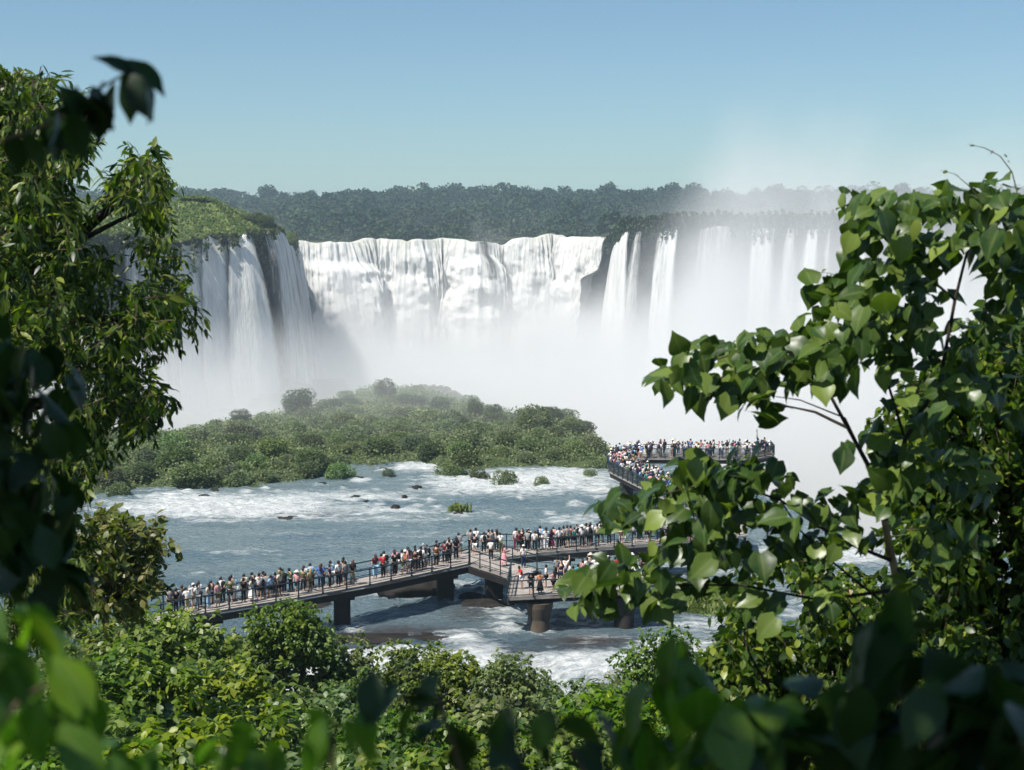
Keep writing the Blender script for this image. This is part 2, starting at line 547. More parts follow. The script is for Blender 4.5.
# a shelf left of and behind the island, where the nearer falls land
sh = sst(-30, -60, X + 0 * Y) * sst(600, 480, Y)
Z = Z + sh * 38 + 6 * sh * fbm(X * 0.06, Y * 0.06, s=14)
gorge = grid_mesh('gorge_floor', X, Y, Z, GORGE)
tag(gorge, kind='structure')

# island
ISL = [on(88, 500), on(120, 492), on(260, 490), on(300, 482), on(345, 468), on(420, 466), on(440, 473), on(520, 470), on(612, 472)]
ISLX = np.array([p.x for p in ISL]); ISLF = np.array([p.y for p in ISL])
BKX = np.array([-80, -46, -40, -30, -24, -16, -6, 2, 8, 12.6, 16.0]); BKY = np.array([200, 204, 214, 236, 262, 262, 240, 222, 212, 196, 182.])
def isl_front(x): return np.interp(x, ISLX, ISLF)
def isl_back(x): return np.interp(x, BKX, BKY)
def isl_h(x, y):
    f = isl_front(x); b = isl_back(x)
    e = np.minimum(y - f, b - y)
    wx = np.minimum(x + 62, 13.6 - x)
    e = np.minimum(e, wx) + 1.2 * vnoise(x * 0.3, y * 0.3, s=2)
    base = -0.6 + 1.5 * sst(-1, 6, e)
    mound = 1.3 * np.exp(-((x - 5) ** 2 / 90 + (y - 196) ** 2 / 160)) 
    return base + mound * sst(0, 8, e) - 30 * sst(1, -10, b - y) + 0.25 * fbm(x * 0.2, y * 0.2, s=6)
X, Y = np.meshgrid(np.linspace(-80, 18, 260), np.linspace(155, 280, 260))
isl = grid_mesh('island', X, Y, isl_h(X, Y), ISLG)
tag(isl, kind='structure')

# plateau above the falls, rising to the wooded skyline
CEN = [(-92, 560), (-90, 600), (-70, 603), (-56, 617), (-42, 611), (-29, 622), (-15, 612), (-4, 622), (7, 611), (17, 619), (27, 608), (38, 600), (41, 575), (44, 548), (60, 522), (92, 500), (132, 470), (180, 440), (260, 395), (420, 330)]
LEFTC = [(-150, 318), (-122, 344), (-101, 364), (-88, 376), (-77, 387), (-67, 396), (-63.5, 404), (-67, 424), (-70, 450), (-73, 485), (-77, 520), (-86, 552), (-92, 575)]
def densify(P, step):
    P = np.array(P, float)
    d = np.r_[0, np.cumsum(np.hypot(*np.diff(P, axis=0).T))]
    n = int(d[-1] / step) + 2
    s = np.linspace(0, d[-1], n)
    x = np.interp(s, d, P[:, 0]); y = np.interp(s, d, P[:, 1])
    k = np.ones(5) / 5
    for _ in range(2):
        xp = np.convolve(np.pad(x, 2, 'edge'), k, 'valid'); yp = np.convolve(np.pad(y, 2, 'edge'), k, 'valid')
        x, y = xp, yp
    tx = np.gradient(x); ty = np.gradient(y); L = np.hypot(tx, ty)
    return s, x, y, ty / L, -tx / L         # outward = right of travel

def plateau_z(x, y):
    far = 25.0 + 35 * sst(780, 1550, y) + 5 * vnoise(x * 0.004, y * 0.003, s=40) * sst(850, 1200, y)
    hl = 7.5 * np.clip(1 - ((x + 100) / 75) ** 2, 0, 1) * sst(640, 470, y)
    hr = 8.0 * sst(30, 55, x) * sst(900, 700, y)
    return far + np.maximum(hl * 0, hr)
X, Y = np.meshgrid(np.linspace(-1, 1, 160), np.r_[np.linspace(622, 1600, 90), np.linspace(1700, 6000, 30)])
X = X * (700 + (Y - 600) * 0.8)
pl = grid_mesh('plateau', X, Y, plateau_z(X, Y) - 0.6, SOIL)
tag(pl, kind='structure')

def m_cliff():
    t = NT('cliff_rock')
    g = t.geo()
    n = t.noise(t.mapping(g, (0.25, 0.25, 0.05)), 1.0, 6, 0.65)
    n2 = t.noise(g, 0.5, 6, 0.7)
    c = t.ramp(t.math('ADD', t.math('MULTIPLY', n, 0.6), t.math('MULTIPLY', n2, 0.4)),
               [(0.35, (0.010, 0.012, 0.013)), (0.5, (0.028, 0.029, 0.026)), (0.62, (0.022, 0.036, 0.014)), (0.75, (0.06, 0.055, 0.045))])
    return t.surf(t.princ(c, 0.8, 0.2, t.bump(t.math('ADD', n, n2), 1.0, 1.2)))
CLIFF = m_cliff()

def cliff(name, P, topf, bot, step=1.5, rows=46, amp=2.5, over=1.0, back=45, backrise=None, topmat=None):
    s, x, y, nx, ny = densify(P, step)
    n = len(s)
    top = topf(s, x, y)
    V = []; mi = []
    for r in range(rows):
        q = r / (rows - 1)
        z = bot + (top - bot) * q
        o = amp * fbm(s * 0.09, z * 0.05, o=4, s=51) + 0.8 * fbm(s * 0.5, z * 0.35, o=3, s=52)
        o = o + 1.4 * np.round(1.5 * vnoise(z / 5.5 + 0.02 * s, s * 0.03, s=55)) / 1.5
        o = o + over * np.sin(np.clip(q, 0, 1) * math.pi * 1.15) * -2.2 + (1 - q) ** 3 * 6
        V.append(np.stack([x + nx * o, y + ny * o, z], -1))
    lip = V[-1]
    brow = 14
    for r in range(1, brow + 1):
        q = (r / brow) ** 1.6
        dx = -nx * back * q; dy = -ny * back * q
        zz = top + (backrise(s, q) if backrise else 0) + 0.5 * fbm((x + dx) * 0.15, (y + dy) * 0.15, s=60)
        V.append(np.stack([lip[:, 0] + dx, lip[:, 1] + dy, zz], -1))
    V = np.array(V)
    R_ = len(V)
    i = np.arange(R_ * n).reshape(R_, n)
    F = np.stack([i[:-1, :-1], i[:-1, 1:], i[1:, 1:], i[1:, :-1]], -1)
    m = np.zeros(F.shape[:2], int); m[rows - 1:] = 1
    o = mesh_np(name, V.reshape(-1, 3), F.reshape(-1, 4), mats=[CLIFF, topmat or GRASSG], midx=m.ravel(), smooth=True)
    tag(o, kind='structure')
    return s, x, y, nx, ny, V

ctop = lambda s, x, y: 25.4 + 8.3 * sst(39, 44, x) + 0.7 * vnoise(x * 0.06, y * 0, s=3) + .7 * vnoise(x * 0.23, y * 0, s=4) + .5 * vnoise(x * 0.7, y * 0, s=6) - 1.8 * sst(-60, -75, x) - 2.2 * np.exp(-((x + 4) / 5.0) ** 2) + 1.0 * np.exp(-((x - 12) / 9.0) ** 2)
CC = cliff('canyon_cliff', CEN, ctop, -58, 2.5, 50, 2.5, 1.0, 60, topmat=SOIL)
ltop = lambda s, x, y: 26.8 + .7 * vnoise(x * .5, y * .5, s=9) + 1.2 * vnoise(x * 0.09, y * 0.09, s=8) + 2.5 * sst(-74, -66, x) * sst(425, 405, y)
LC = cliff('promontory_cliff', LEFTC, ltop, -24, 1.0, 60, 2.2, 1.2, 26, backrise=lambda s, q: 8.5 * sst(0, .8, q))

# ---- falling water
def m_fall():
    t = NT('falling_water')
    uv = t.uv()
    a = t.noise(t.mapping(uv, (0.7, 0.03, 1)), 1.0, 5, 0.65, dist=0.3)
    b = t.noise(t.mapping(uv, (3.0, 0.20, 1), (3, 1, 0)), 1.0, 6, 0.75)
    d = t.noise(t.mapping(uv, (0.12, 0.03, 1), (7, 2, 0)), 1.0, 3, 0.5)
    s = t.math('ADD', t.math('MULTIPLY', a, 0.6), t.math('MULTIPLY', b, 0.5))
    s = t.math('ADD', s, t.math('MULTIPLY', d, 0.25))
    al = t.mr(t.math('ADD', s, t.attr('dens')), 0.52, 0.95)
    c = t.ramp(s, [(0.48, (0.46, 0.47, 0.43)), (0.62, (0.66, 0.66, 0.63)), (0.8, (0.84, 0.83, 0.80))])
    c = t.mix(t.attr('tea'), c, (0.42, 0.40, 0.27))
    p = t.princ(c, 0.8, 0.1, t.bump(s, 1.0, 1.5))
    tr = t.n('BsdfTransparent')
    mx = t.n('MixShader')
    t.l(al, mx.inputs[0]); t.l(tr.outputs[0], mx.inputs[1]); t.l(p, mx.inputs[2])
    return t.surf(mx.outputs[0])
FALL = m_fall()

def fall(name, C, s0, s1, drop_to, out0=1.5, out1=7.0, dens=0.2, cols=None, rows=60, edge=2.0, fan=1.0, amp=1.0, lipz=0.8, topw=1.0, notch=None, tea=0.0, frise=10.0, label=None):
    """a sheet of falling water hung on cliff line C between arc lengths s0..s1; fan widens it at the foot"""
    S, x, y, nx, ny, V = C
    top = V[-15, :, 2]
    cols = cols or max(10, int((s1 - s0) / 0.6))
    mid = (s0 + s1) / 2
    us = np.linspace(s0, s1, cols)
    P = []; D = []; U = []; T = []
    frise = frise or 0
    for r in range(rows):
        q = r / (rows - 1)
        w = topw + (fan - topw) * min(1, q * 1.4) ** 0.8
        ss = mid + (us - mid) * w
        X0 = np.interp(ss, S, x); Y0 = np.interp(ss, S, y)
        NX = np.interp(ss, S, nx); NY = np.interp(ss, S, ny)
        lip = np.interp(np.clip(mid + (us - mid) * topw, S[0], S[-1]), S, top) + lipz
        z = lip + (drop_to - lip) * max(0, (q - 0.04) / 0.96) ** 1.3
        o = out0 + (out1 - out0) * q ** 0.75 - (2.5 * (1 - q / 0.04) if q < 0.04 else 0)
        o = o + amp * (0.9 * fbm(us * 0.35, z * 0.02 + s0, o=3, s=71) + 0.5 * fbm(us * 1.1, z * 0.08, o=3, s=72)) * min(1, q * 8)
        if amp > 1.6:
            o = o + amp * 1.5 * fbm(us * 0.16, z * 0.16, o=4, s=75) * min(1, q * 3) + 6 * vnoise(us * 0.05, z * 0, s=76) * q
            zt = 12 + 7 * vnoise(us * 0.045, us * 0, s=78)
            o = o + 5.5 * sst(zt + 2, zt - 2.5, z) * sst(-.1, .35, vnoise(us * 0.06, us * 0, s=79))
        P.append(np.stack([X0 + NX * o, Y0 + NY * o, z + 0 * us], -1))
        e = np.minimum(us - s0, s1 - us) / edge * w
        dd = dens - 0.55 * (1 - np.clip(e, 0, 1)) - 0.10 * q
        if notch is not None: dd = dd - notch(us, z)
        D.append(dd); U.append(np.stack([us, z], -1))
        T.append(tea * np.exp(-q * frise) * (0.4 + 0.6 * (fbm(us * 0.25, us * 0, s=77) > 0.0)))
    P = np.array(P); n = cols
    i = np.arange(rows * n).reshape(rows, n)
    F = np.stack([i[:-1, :-1], i[1:, :-1], i[1:, 1:], i[:-1, 1:]], -1).reshape(-1, 4)
    o = mesh_np(name, P.reshape(-1, 3), F, FALL, smooth=True, uv=np.array(U).reshape(-1, 2), attr={'dens': np.array(D).ravel(), 'tea': np.array(T).ravel()})
    tag(o, kind='structure')
    return o

def s_at(C, pxx, ylo=0, yhi=9999):
    S, x, y = C[0], C[1], C[2]
    q, _ = proj(x, y, 0 * x + 20)
    m = (y >= ylo) & (y <= yhi)
    k = np.argmin(np.abs(q - pxx) + (~m) * 1e6)
    return S[k]
# nearer left falls, separate streams joining into one veil
for a, b, fanw, dn, o1 in ((172, 186, 2.6, .40, 6), (189, 198, 3.0, .30, 5), (201, 213, 3.0, .46, 7), (215, 224, 2.6, .20, 4), (229, 243, 2.8, .48, 9), (120, 165, 1.2, .25, 6)):
    fall('waterfall', LC, s_at(LC, a, 0, 402), s_at(LC, b, 0, 402), -22, 1.0, o1, dn, fan=fanw, amp=0.8, edge=1.2, rows=50, lipz=0.0)
sA = s_at(LC, 255, 0, 403)
sB = LC[0][np.argmin(np.abs(LC[2] - 560))]
fall('waterfall', LC, sA, sB, -22, 1.0, 9, .30, fan=1.0, amp=1.4, edge=4, lipz=-0.3)
# the great curtain across the back
s0 = CC[0][np.argmin(np.abs(CC[1] + 91) + np.abs(CC[2] - 575))]
s1 = CC[0][np.argmin(np.abs(CC[1] - 39.5) + np.abs(CC[2] - 590))]
def notch(us, z):
    f = (us - s0) / (s1 - s0)
    n = 0.55 * np.exp(-((f - 0.60) / 0.018) ** 2) * sst(-2, 20, z) + 0.7 * np.exp(-((f - 0.685) / 0.028) ** 2 - ((z - 14) / 5.0) ** 2)
    return n + 0.16 * sst(.25, .6, vnoise(us * 0.22, z * 0.02, s=81)) * sst(-8, 12, z) + .08 * sst(.2, .6, vnoise(us * 0.12, z * 0.11, s=83))
fall('waterfall', CC, s0, s1, -50, 1.2, 16, .62, cols=640, rows=120, amp=2.0, edge=1.0, lipz=1.4, notch=notch, tea=0.75, frise=14)
# streams on the dark right-hand wall
for a, b, fanw, dn in ((620, 634, 1.7, .36), (664, 682, 1.5, .30), (641, 648, 2.6, .06), (700, 738, 1.2, -.03), (784, 797, 2.0, .14), (826, 838, 2.2, .2), (755, 778, 1.2, .26), (806, 820, 1.8, .36), (850, 868, 1.3, .30), (930, 975, 1.1, .2)):
    m = 1
    fall('waterfall', CC, s_at(CC, a, 300, 585), s_at(CC, b, 300, 585), -50, 1.0, 9, dn, fan=fanw, amp=1.0, edge=2.2, lipz=-4.0)

# ---- rock lump under the promontory
def rock_mesh(name, rx, ry, rz, seed, mat, n=28, loc=(0, 0, 0), sub=0.35, **k):
    u, v = np.meshgrid(np.linspace(0, 2 * math.pi, n, endpoint=False), np.linspace(-math.pi / 2, math.pi / 2, n // 2))
    dx = np.cos(u) * np.cos(v); dy = np.sin(u) * np.cos(v); dz = np.sin(v)
    r = 1 + sub * fbm(dx * 1.6 + seed, dy * 1.6, dz * 1.6, o=4, s=seed) + 0.26 * fbm(dx * 5, dy * 5 + seed, dz * 5, o=3, s=seed)
    V = np.stack([dx * r * rx, dy * r * ry, dz * r * rz], -1).reshape(-1, 3)
    m = n // 2
    i = np.arange(m * n).reshape(m, n); j = np.roll(i, -1, 1)
    F = np.stack([i[:-1], j[:-1], j[1:], i[1:]], -1).reshape(-1, 4)
    return mesh_np(name, V, F, mat, smooth=False, loc=loc, **k)
o = rock_mesh('gorge_boulders', 16, 12, 15, 5, CLIFF, 60, loc=(-56, 385, -28)); tag(o, kind='structure')
o = rock_mesh('gorge_boulders', 11, 12, 8, 9, CLIFF, 60, loc=(-40, 372, -26)); tag(o, kind='structure')

# ================================================================== AIR
def closed_box(name, lo, hi, mat):
    m = MB()
    c = [(a + b) / 2 for a, b in zip(lo, hi)]; d = [b - a for a, b in zip(lo, hi)]
    m.box(c, d)
    return m.build(name, mat)
t = NT('haze_air')
pv = t.n('VolumePrincipled')
pv.inputs['Color'].default_value = (0.66, 0.86, 1.0, 1)
pv.inputs['Density'].default_value = HAZE = 0.00020
pv.inputs['Anisotropy'].default_value = 0.2
t.l(pv.outputs[0], t.out.inputs['Volume'])
hz = closed_box('haze', (-2600, -200, -66), (2600, 6100, 110), t.m)
tag(hz, kind='stuff')

t = NT('spray_mist')
g = t.geo()
sx = t.n('SeparateXYZ'); t.l(g, sx.inputs[0])
gx, gy, gz = sx.outputs
a_ = t.math('DIVIDE', gx, gy)
sR = t.mr(a_, 0.035, 0.17); sR.node.interpolation_type = 'SMOOTHSTEP'
sL = t.mr(a_, -0.13, -0.17); sL.node.interpolation_type = 'SMOOTHSTEP'
away = t.math('MULTIPLY', t.math('SUBTRACT', 560.0, gy), 0.115)
top = t.math('ADD', t.math('MULTIPLY', sR, 26.0), 10.0)
top = t.math('ADD', top, t.math('MULTIPLY', sL, 12.0))
top = t.math('SUBTRACT', top, t.math('MULTIPLY', away, t.math('SUBTRACT', 1.0, t.math('MULTIPLY', sR, 0.85))))
n1 = t.noise(t.mapping(g, (0.017, 0.017, 0.015)), 1.0, 5, 0.62)
top = t.math('ADD', top, t.math('MULTIPLY', t.math('SUBTRACT', n1, 0.5), 110.0))
h = t.math('SUBTRACT', top, gz)
core = t.mr(h, 0.0, 26.0); core.node.interpolation_type = 'SMOOTHSTEP'
wisp = t.mr(h, -26.0, 20.0); wisp.node.interpolation_type = 'SMOOTHSTEP'
n2 = t.noise(t.mapping(g, (0.035, 0.035, 0.028), (4, 2, 7)), 1.0, 4, 0.6)
wisp = t.math('MULTIPLY', wisp, t.mr(n2, .38, .64, 0.15, 2.2))
core = t.math('MULTIPLY', core, t.mr(n2, .36, .64, 0.45, 1.7))
dn = t.math('ADD', t.math('MULTIPLY', core, 0.024), t.math('MULTIPLY', wisp, t.math('ADD', 0.0009, t.math('MULTIPLY', sR, 0.0125))))
front = t.math('MINIMUM', t.mr(gy, 192.0, 240.0), 1.0)
dn = t.math('MULTIPLY', t.math('MULTIPLY', dn, front), t.math('SUBTRACT', 1.0, t.math('MULTIPLY', sR, 0.72)))
veil = t.math('MULTIPLY', t.mr(gy, 172.0, 235.0), t.math('MULTIPLY', t.mr(gz, 14.0, 2.0), t.mr(gy, 330.0, 270.0)))
dn = t.math('ADD', dn, t.math('MULTIPLY', veil, 0.012))
pv = t.n('VolumePrincipled')
pv.inputs['Color'].default_value = (0.965, 0.968, 0.955, 1)
t.l(dn, pv.inputs['Density'])
pv.inputs['Anisotropy'].default_value = 0.0
t.l(pv.outputs[0], t.out.inputs['Volume'])
MISTM = t.m
mist = closed_box('mist', (-150, 171, -60), (330, 628, 78), MISTM)
tag(mist, kind='stuff')
# ================================================================== WALKWAY
DZ = 2.8
def m_deck():
    t = NT('walkway_deck')
    f = t.noise(t.geo(), 1.3, 5, 0.7)
    c = t.ramp(f, [(0.3, (0.20, 0.175, 0.155)), (0.7, (0.36, 0.325, 0.295))])
    return t.surf(t.princ(c, 0.85, 0.2))
DECK = m_deck()
BEAM = simple('rusty_beam', (0.016, 0.013, 0.012), 0.7, 0.3, 0.4, 0.6)
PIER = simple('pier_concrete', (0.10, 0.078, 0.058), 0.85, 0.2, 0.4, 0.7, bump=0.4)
PIERD = simple('shade_dark_concrete', (0.028, 0.024, 0.021), 0.85, 0.2, 0.5, 0.7, bump=0.4)  # dark concrete, its colour lowered further for pier fronts standing in shade
RAIL = simple('railing_steel', (0.022, 0.038, 0.042), 0.45, 0.5, 0.3, 2.0, metallic=0.3)
def m_mesh():
    """woven wire infill: real holes cut by a grid pattern"""
    t = NT('wire_mesh')
    g = t.geo()
    s = t.n('SeparateXYZ'); t.l(g, s.inputs[0])
    p = t.math('ADD', s.outputs[0], s.outputs[1])
    a = t.math('ABSOLUTE', t.math('SUBTRACT', t.math('FRACT', t.math('MULTIPLY', p, 9.0)), 0.5))
    b = t.math('ABSOLUTE', t.math('SUBTRACT', t.math('FRACT', t.math('MULTIPLY', s.outputs[2], 9.0)), 0.5))
    k = t.math('GREATER_THAN', t.math('MAXIMUM', a, b), 0.40)
    pr = t.princ((0.02, 0.045, 0.055), 0.5, 0.4)
    tr = t.n('BsdfTransparent'); mx = t.n('MixShader')
    t.l(k, mx.inputs[0]); t.l(tr.outputs[0], mx.inputs[1]); t.l(pr, mx.inputs[2])
    return t.surf(mx.outputs[0])
WIRE = m_mesh()

walk = empty('walkway', (0, 108, 0), label='long zigzag tourist walkway on concrete piers with dark railings above the river', cat='walkway')
def wp(o):
    o.parent = walk
    o.matrix_parent_inverse = Matrix.Translation((0, -108, 0))
    return o
def D(px, py): p = on(px, py, DZ); return (p.x, p.y)

def off(P, w):
    """polyline moved w to its left, mitred"""
    P = [Vector(p) for p in P]; out = []
    for i, p in enumerate(P):
        a = (P[i] - P[i - 1]).normalized() if i else None
        b = (P[i + 1] - P[i]).normalized() if i < len(P) - 1 else None
        d = ((a or b) + (b or a)).normalized()
        n = Vector((-d.y, d.x))
        c = max(0.5, n.dot(Vector((-(a or b).y, (a or b).x))))
        out.append(p + n * w / c)
    return [tuple(q) for q in out]

def deck(L, Rr, z=DZ, name='deck'):
    """slab between two polylines of equal length, with edge beams beneath"""
    m = MB(); n = len(L)
    for i in range(n - 1):
        a, b, c, d = L[i], L[i + 1], Rr[i + 1], Rr[i]
        m.add([(*a, z), (*b, z), (*c, z), (*d, z), (*a, z - .16), (*b, z - .16), (*c, z - .16), (*d, z - .16)],
              [(0, 1, 2, 3), (7, 6, 5, 4), (0, 4, 5, 1), (3, 2, 6, 7)] + ([(0, 3, 7, 4)] if i == 0 else []) + ([(1, 5, 6, 2)] if i == n - 2 else []))
    o = wp(m.build(name, DECK))
    m = MB()
    for P, s in ((L, 1), (Rr, -1)):
        Q = off(P, -0.22 * s)
        for i in range(n - 1):
            m.bar((*Q[i], z - .163 - .22), (*Q[i + 1], z - .163 - .22), .2, .44)
    # cross beams
    for i in range(n - 1):
        ln = math.dist(L[i], L[i + 1]); k = max(2, int(ln / 2.2))
        for j in range(1, k):
            q = j / k
            a = [L[i][t_] * (1 - q) + L[i + 1][t_] * q for t_ in (0, 1)]; b = [Rr[i][t_] * (1 - q) + Rr[i + 1][t_] * q for t_ in (0, 1)]
            a2 = [a[t_] * .85 + b[t_] * .15 for t_ in (0, 1)]; b2 = [a[t_] * .15 + b[t_] * .85 for t_ in (0, 1)]
            m.bar((*a2, z - .166 - .12), (*b2, z - .166 - .12), .14, .24)
    wp(m.build('beam', BEAM))
    return o

POSTME = None
npost = 0
def railing(P, z=DZ, h=1.1, gap=1.7, wire=False, bal=0.0, posts=True, mid=(0.55, 0.12)):
    global POSTME, npost
    m = MB(); w = MB()
    pts = []
    for i in range(len(P) - 1):
        a, b = Vector(P[i]), Vector(P[i + 1]); L = (b - a).length
        m.bar((*a, z + h), (*b, z + h), .085, .07)
        if not posts:
            for j in range(int(L / gap) + 1): m.bar((*(a + (b - a) * j / max(1, int(L / gap))), z), (*(a + (b - a) * j / max(1, int(L / gap))), z + h), .08)
        for q in mid: m.bar((*a, z + h * q), (*b, z + h * q), .045, .04)
        k = max(1, round(L / gap))
        for j in range(k + (1 if i == len(P) - 2 else 0)): pts.append(a + (b - a) * j / k)
        if bal:
            nb = int(L / bal)
            for j in range(nb):
                c = a + (b - a) * (j + .5) / nb
                m.bar((c.x, c.y, z + h * .12), (c.x, c.y, z + h), .022, .022)
        if wire:
            dd = (b - a).normalized(); nn = Vector((-dd.y, dd.x)) * 0.006
            w.add([(a.x + nn.x, a.y + nn.y, z + .1), (b.x + nn.x, b.y + nn.y, z + .1), (b.x + nn.x, b.y + nn.y, z + h - .04), (a.x + nn.x, a.y + nn.y, z + h - .04)], [(0, 1, 2, 3)])
    r = wp(m.build('railing', RAIL))
    if wire:
        o = w.build('wire_mesh', WIRE); o.parent = r
    if POSTME is None:
        pm = MB(); pm.box((0, 0, .56), (.085, .085, 1.16)); pm.box((0, 0, .025), (.16, .16, .05)); pm.box((0, 0, 1.16), (.11, .11, .03))
        tmp = pm.build('post', RAIL); POSTME = tmp.data; bpy.data.objects.remove(tmp)
    if posts:
        for p in pts:
            o = bpy.data.objects.new('post', POSTME); COL.objects.link(o)
            o.parent = r; o.location = (p.x, p.y, z); npost += 1
    else:
        pass
    return r

WW = 2.1
# rising ramp from the trees to the corner
LN = [D(120, 632), D(181, 617), D(298.6, 597.5), D(370, 584.5), D(432, 571.5), D(469, 563.5)]
LF = off(LN, WW)
# the walk beyond the corner
BN = [D(480, 559.5), D(537, 553.3), D(596, 548.3), D(650, 544.0), (16.0, 119.3)]
BF = off(BN, WW)
BF[-1] = (18.6, 120.9)
BF[0] = (-3.4, 115.9)
LF[-1] = BF[0]
deck(LN, LF)
deck([LN[-1]] + BN, [(-3.41, 115.85)] + BF)
# short ramp to the platform
RN = [D(470, 563.8), D(511, 577)]
RF = [(-1.6, 113.2), D(537, 569.5)]
deck([RN[0], RN[1]], [RF[0], RF[1]], DZ - .03)
# platform
PL = [D(507, 597), D(649, 590), D(650, 571), D(583, 573), D(511, 576.6)]
m = MB()
n = len(PL)
m.add([(*p, DZ - .034) for p in PL] + [(*p, DZ - .26) for p in PL],
      [tuple(range(n)), tuple(range(2 * n - 1, n - 1, -1))] + [(i, n + i, n + (i + 1) % n, (i + 1) % n) for i in range(n)])
wp(m.build('platform_deck', DECK))
m = MB()
for q in (0.12, 0.5, 0.88):
    a = Vector(PL[0]).lerp(Vector(PL[4]), q); b = Vector(PL[1]).lerp(Vector(PL[2]), q)
    m.bar((*a, DZ - .45), (*b, DZ - .45), .3, .37)
wp(m.build('beam', BEAM))
# far walk: A leads out, B is the viewing balcony over the drop
AN = [(17.6, 121.6), D(715, 519), D(653, 493.5), D(609, 471.5)]
AF = off(AN, -2.7)
TL = [AN[-1], (10.3, 160.3), (11.6, 164.2), (14.5, 167.2), (27.3, 167.4), (29.6, 170.2)]
TR = [AF[-1], (12.9, 159.4), (13.6, 161.6), (14.9, 163.9), (26.8, 163.6), (29.4, 166.6)]
deck([(16.0, 119.3)] + AN[1:], [(19.3, 121.0)] + AF[1:])
deck(TL, TR)

railing(LN[:-1] + [LN[-1]], bal=0.0, gap=1.75)
railing(LF[:-1] + [(-3.4, 115.9)], gap=1.75)
railing([RN[0], RN[1]], DZ - .03, bal=.0, gap=1.3)
railing([(-1.75, 113.1), RF[1]], DZ - .03, gap=1.4)
railing([RF[1], PL[3]], DZ - .03, gap=2.3)
railing([PL[4], PL[0]], DZ - .03, bal=.16, gap=1.3)
railing([PL[0], D(560, 594.5), PL[1], PL[2]], DZ - .03, gap=1.9)
railing(BF[0:], gap=1.7)
railing(BN[1:], gap=1.8)
railing(AN[1:], wire=True, gap=1.5, bal=.11, posts=True)
railing(AF[1:], gap=1.8, posts=False)
railing(TL, gap=1.8, posts=False, bal=.2)
railing(TR[3:] + [TL[-1]], gap=1.8, wire=True, posts=False, bal=.12)

def pier(x, y, rz, w=1.15, d=.9, top=DZ - .6, bot=-1.5, mat=None, flare=0.0, round_=False):
    m = MB()
    if round_:
        m.lathe((x, y, 0), [(bot, w * .5), (0, w * .5), (top - 1.2, w * .5), (top - .35, w * (.5 + flare)), (top, w * (.5 + flare * 1.2))], 40)
        return wp(m.build('pier', mat or PIER, smooth=False))
    m.box((x, y, (top - .35 + bot) / 2), (w, d, top - .35 - bot), rz)
    m.box((x, y, top - .173), (w * 1.55, d * 1.25, .34), rz)
    m.box((x, y, bot + .9), (w * 1.18, d * 1.18, 1.2), rz)
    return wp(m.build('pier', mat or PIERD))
def mid_at(px, A, B):
    for i in range(len(A) - 1):
        a = proj(A[i][0], A[i][1], DZ)[0]; b = proj(A[i + 1][0], A[i + 1][1], DZ)[0]
        if min(a, b) <= px <= max(a, b):
            q = (px - a) / (b - a)
            p = Vector(A[i]).lerp(Vector(A[i + 1]), q); f = Vector(B[i]).lerp(Vector(B[i + 1]), q)
            return p, f
    return Vector(A[-1]), Vector(B[-1])
for px, w in ((217, 1.1), (350, 1.1), (448, 1.15)):
    p, f = mid_at(px, LN, LF)
    c = p.lerp(f, .5) if px != 448 else p.lerp(f, .3)
    rz = math.atan2(LN[3][1] - LN[2][1], LN[3][0] - LN[2][0])
    pier(c.x, c.y, rz * .3, w)
pier(-1.35, 110.4, .2, 1.2, 1.0)
p = on(540, 600, DZ); pier(p.x, p.y + 2.2, 0, 1.4, top=DZ - .64, flare=.16, round_=True)
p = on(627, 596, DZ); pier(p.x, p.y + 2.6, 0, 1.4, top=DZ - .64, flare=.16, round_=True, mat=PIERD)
for a in ((4.0, 115.8), (10.0, 117.9), (16.8, 120.4)): pier(a[0], a[1], .1)
for a in ((11.8, 151.2), (14.4, 141.0), (16.9, 131.0), (13.5, 163.4), (19.0, 165.5), (25.5, 165.5)): pier(a[0], a[1], -.2, 1.0, .8, bot=-1.5 if a[0] < 18 else -22)
print('posts', npost)

# ================================================================== PEOPLE
def skin(joints, edges, sub=1):
    """one continuous surface grown on a skeleton. joints: name -> (x,y,z,r)"""
    names = list(joints)
    me = bpy.data.meshes.new('sk')
    me.from_pydata([joints[n_][:3] for n_ in names], [(names.index(a), names.index(b)) for a, b in edges], [])
    o = bpy.data.objects.new('sk', me); COL.objects.link(o)
    mo = o.modifiers.new('s', 'SKIN'); mo.use_smooth_shade = True
    for i, n_ in enumerate(names):
        sv = me.skin_vertices[0].data[i]
        r = joints[n_][3]
        sv.radius = r if hasattr(r, '__len__') else (r, r)
        sv.use_root = (i == 0)
    if sub:
        ss = o.modifiers.new('u', 'SUBSURF'); ss.levels = sub; ss.render_levels = sub
    dg = bpy.context.evaluated_depsgraph_get()
    res = bpy.data.meshes.new_from_object(o.evaluated_get(dg))
    bpy.data.objects.remove(o)
    return res

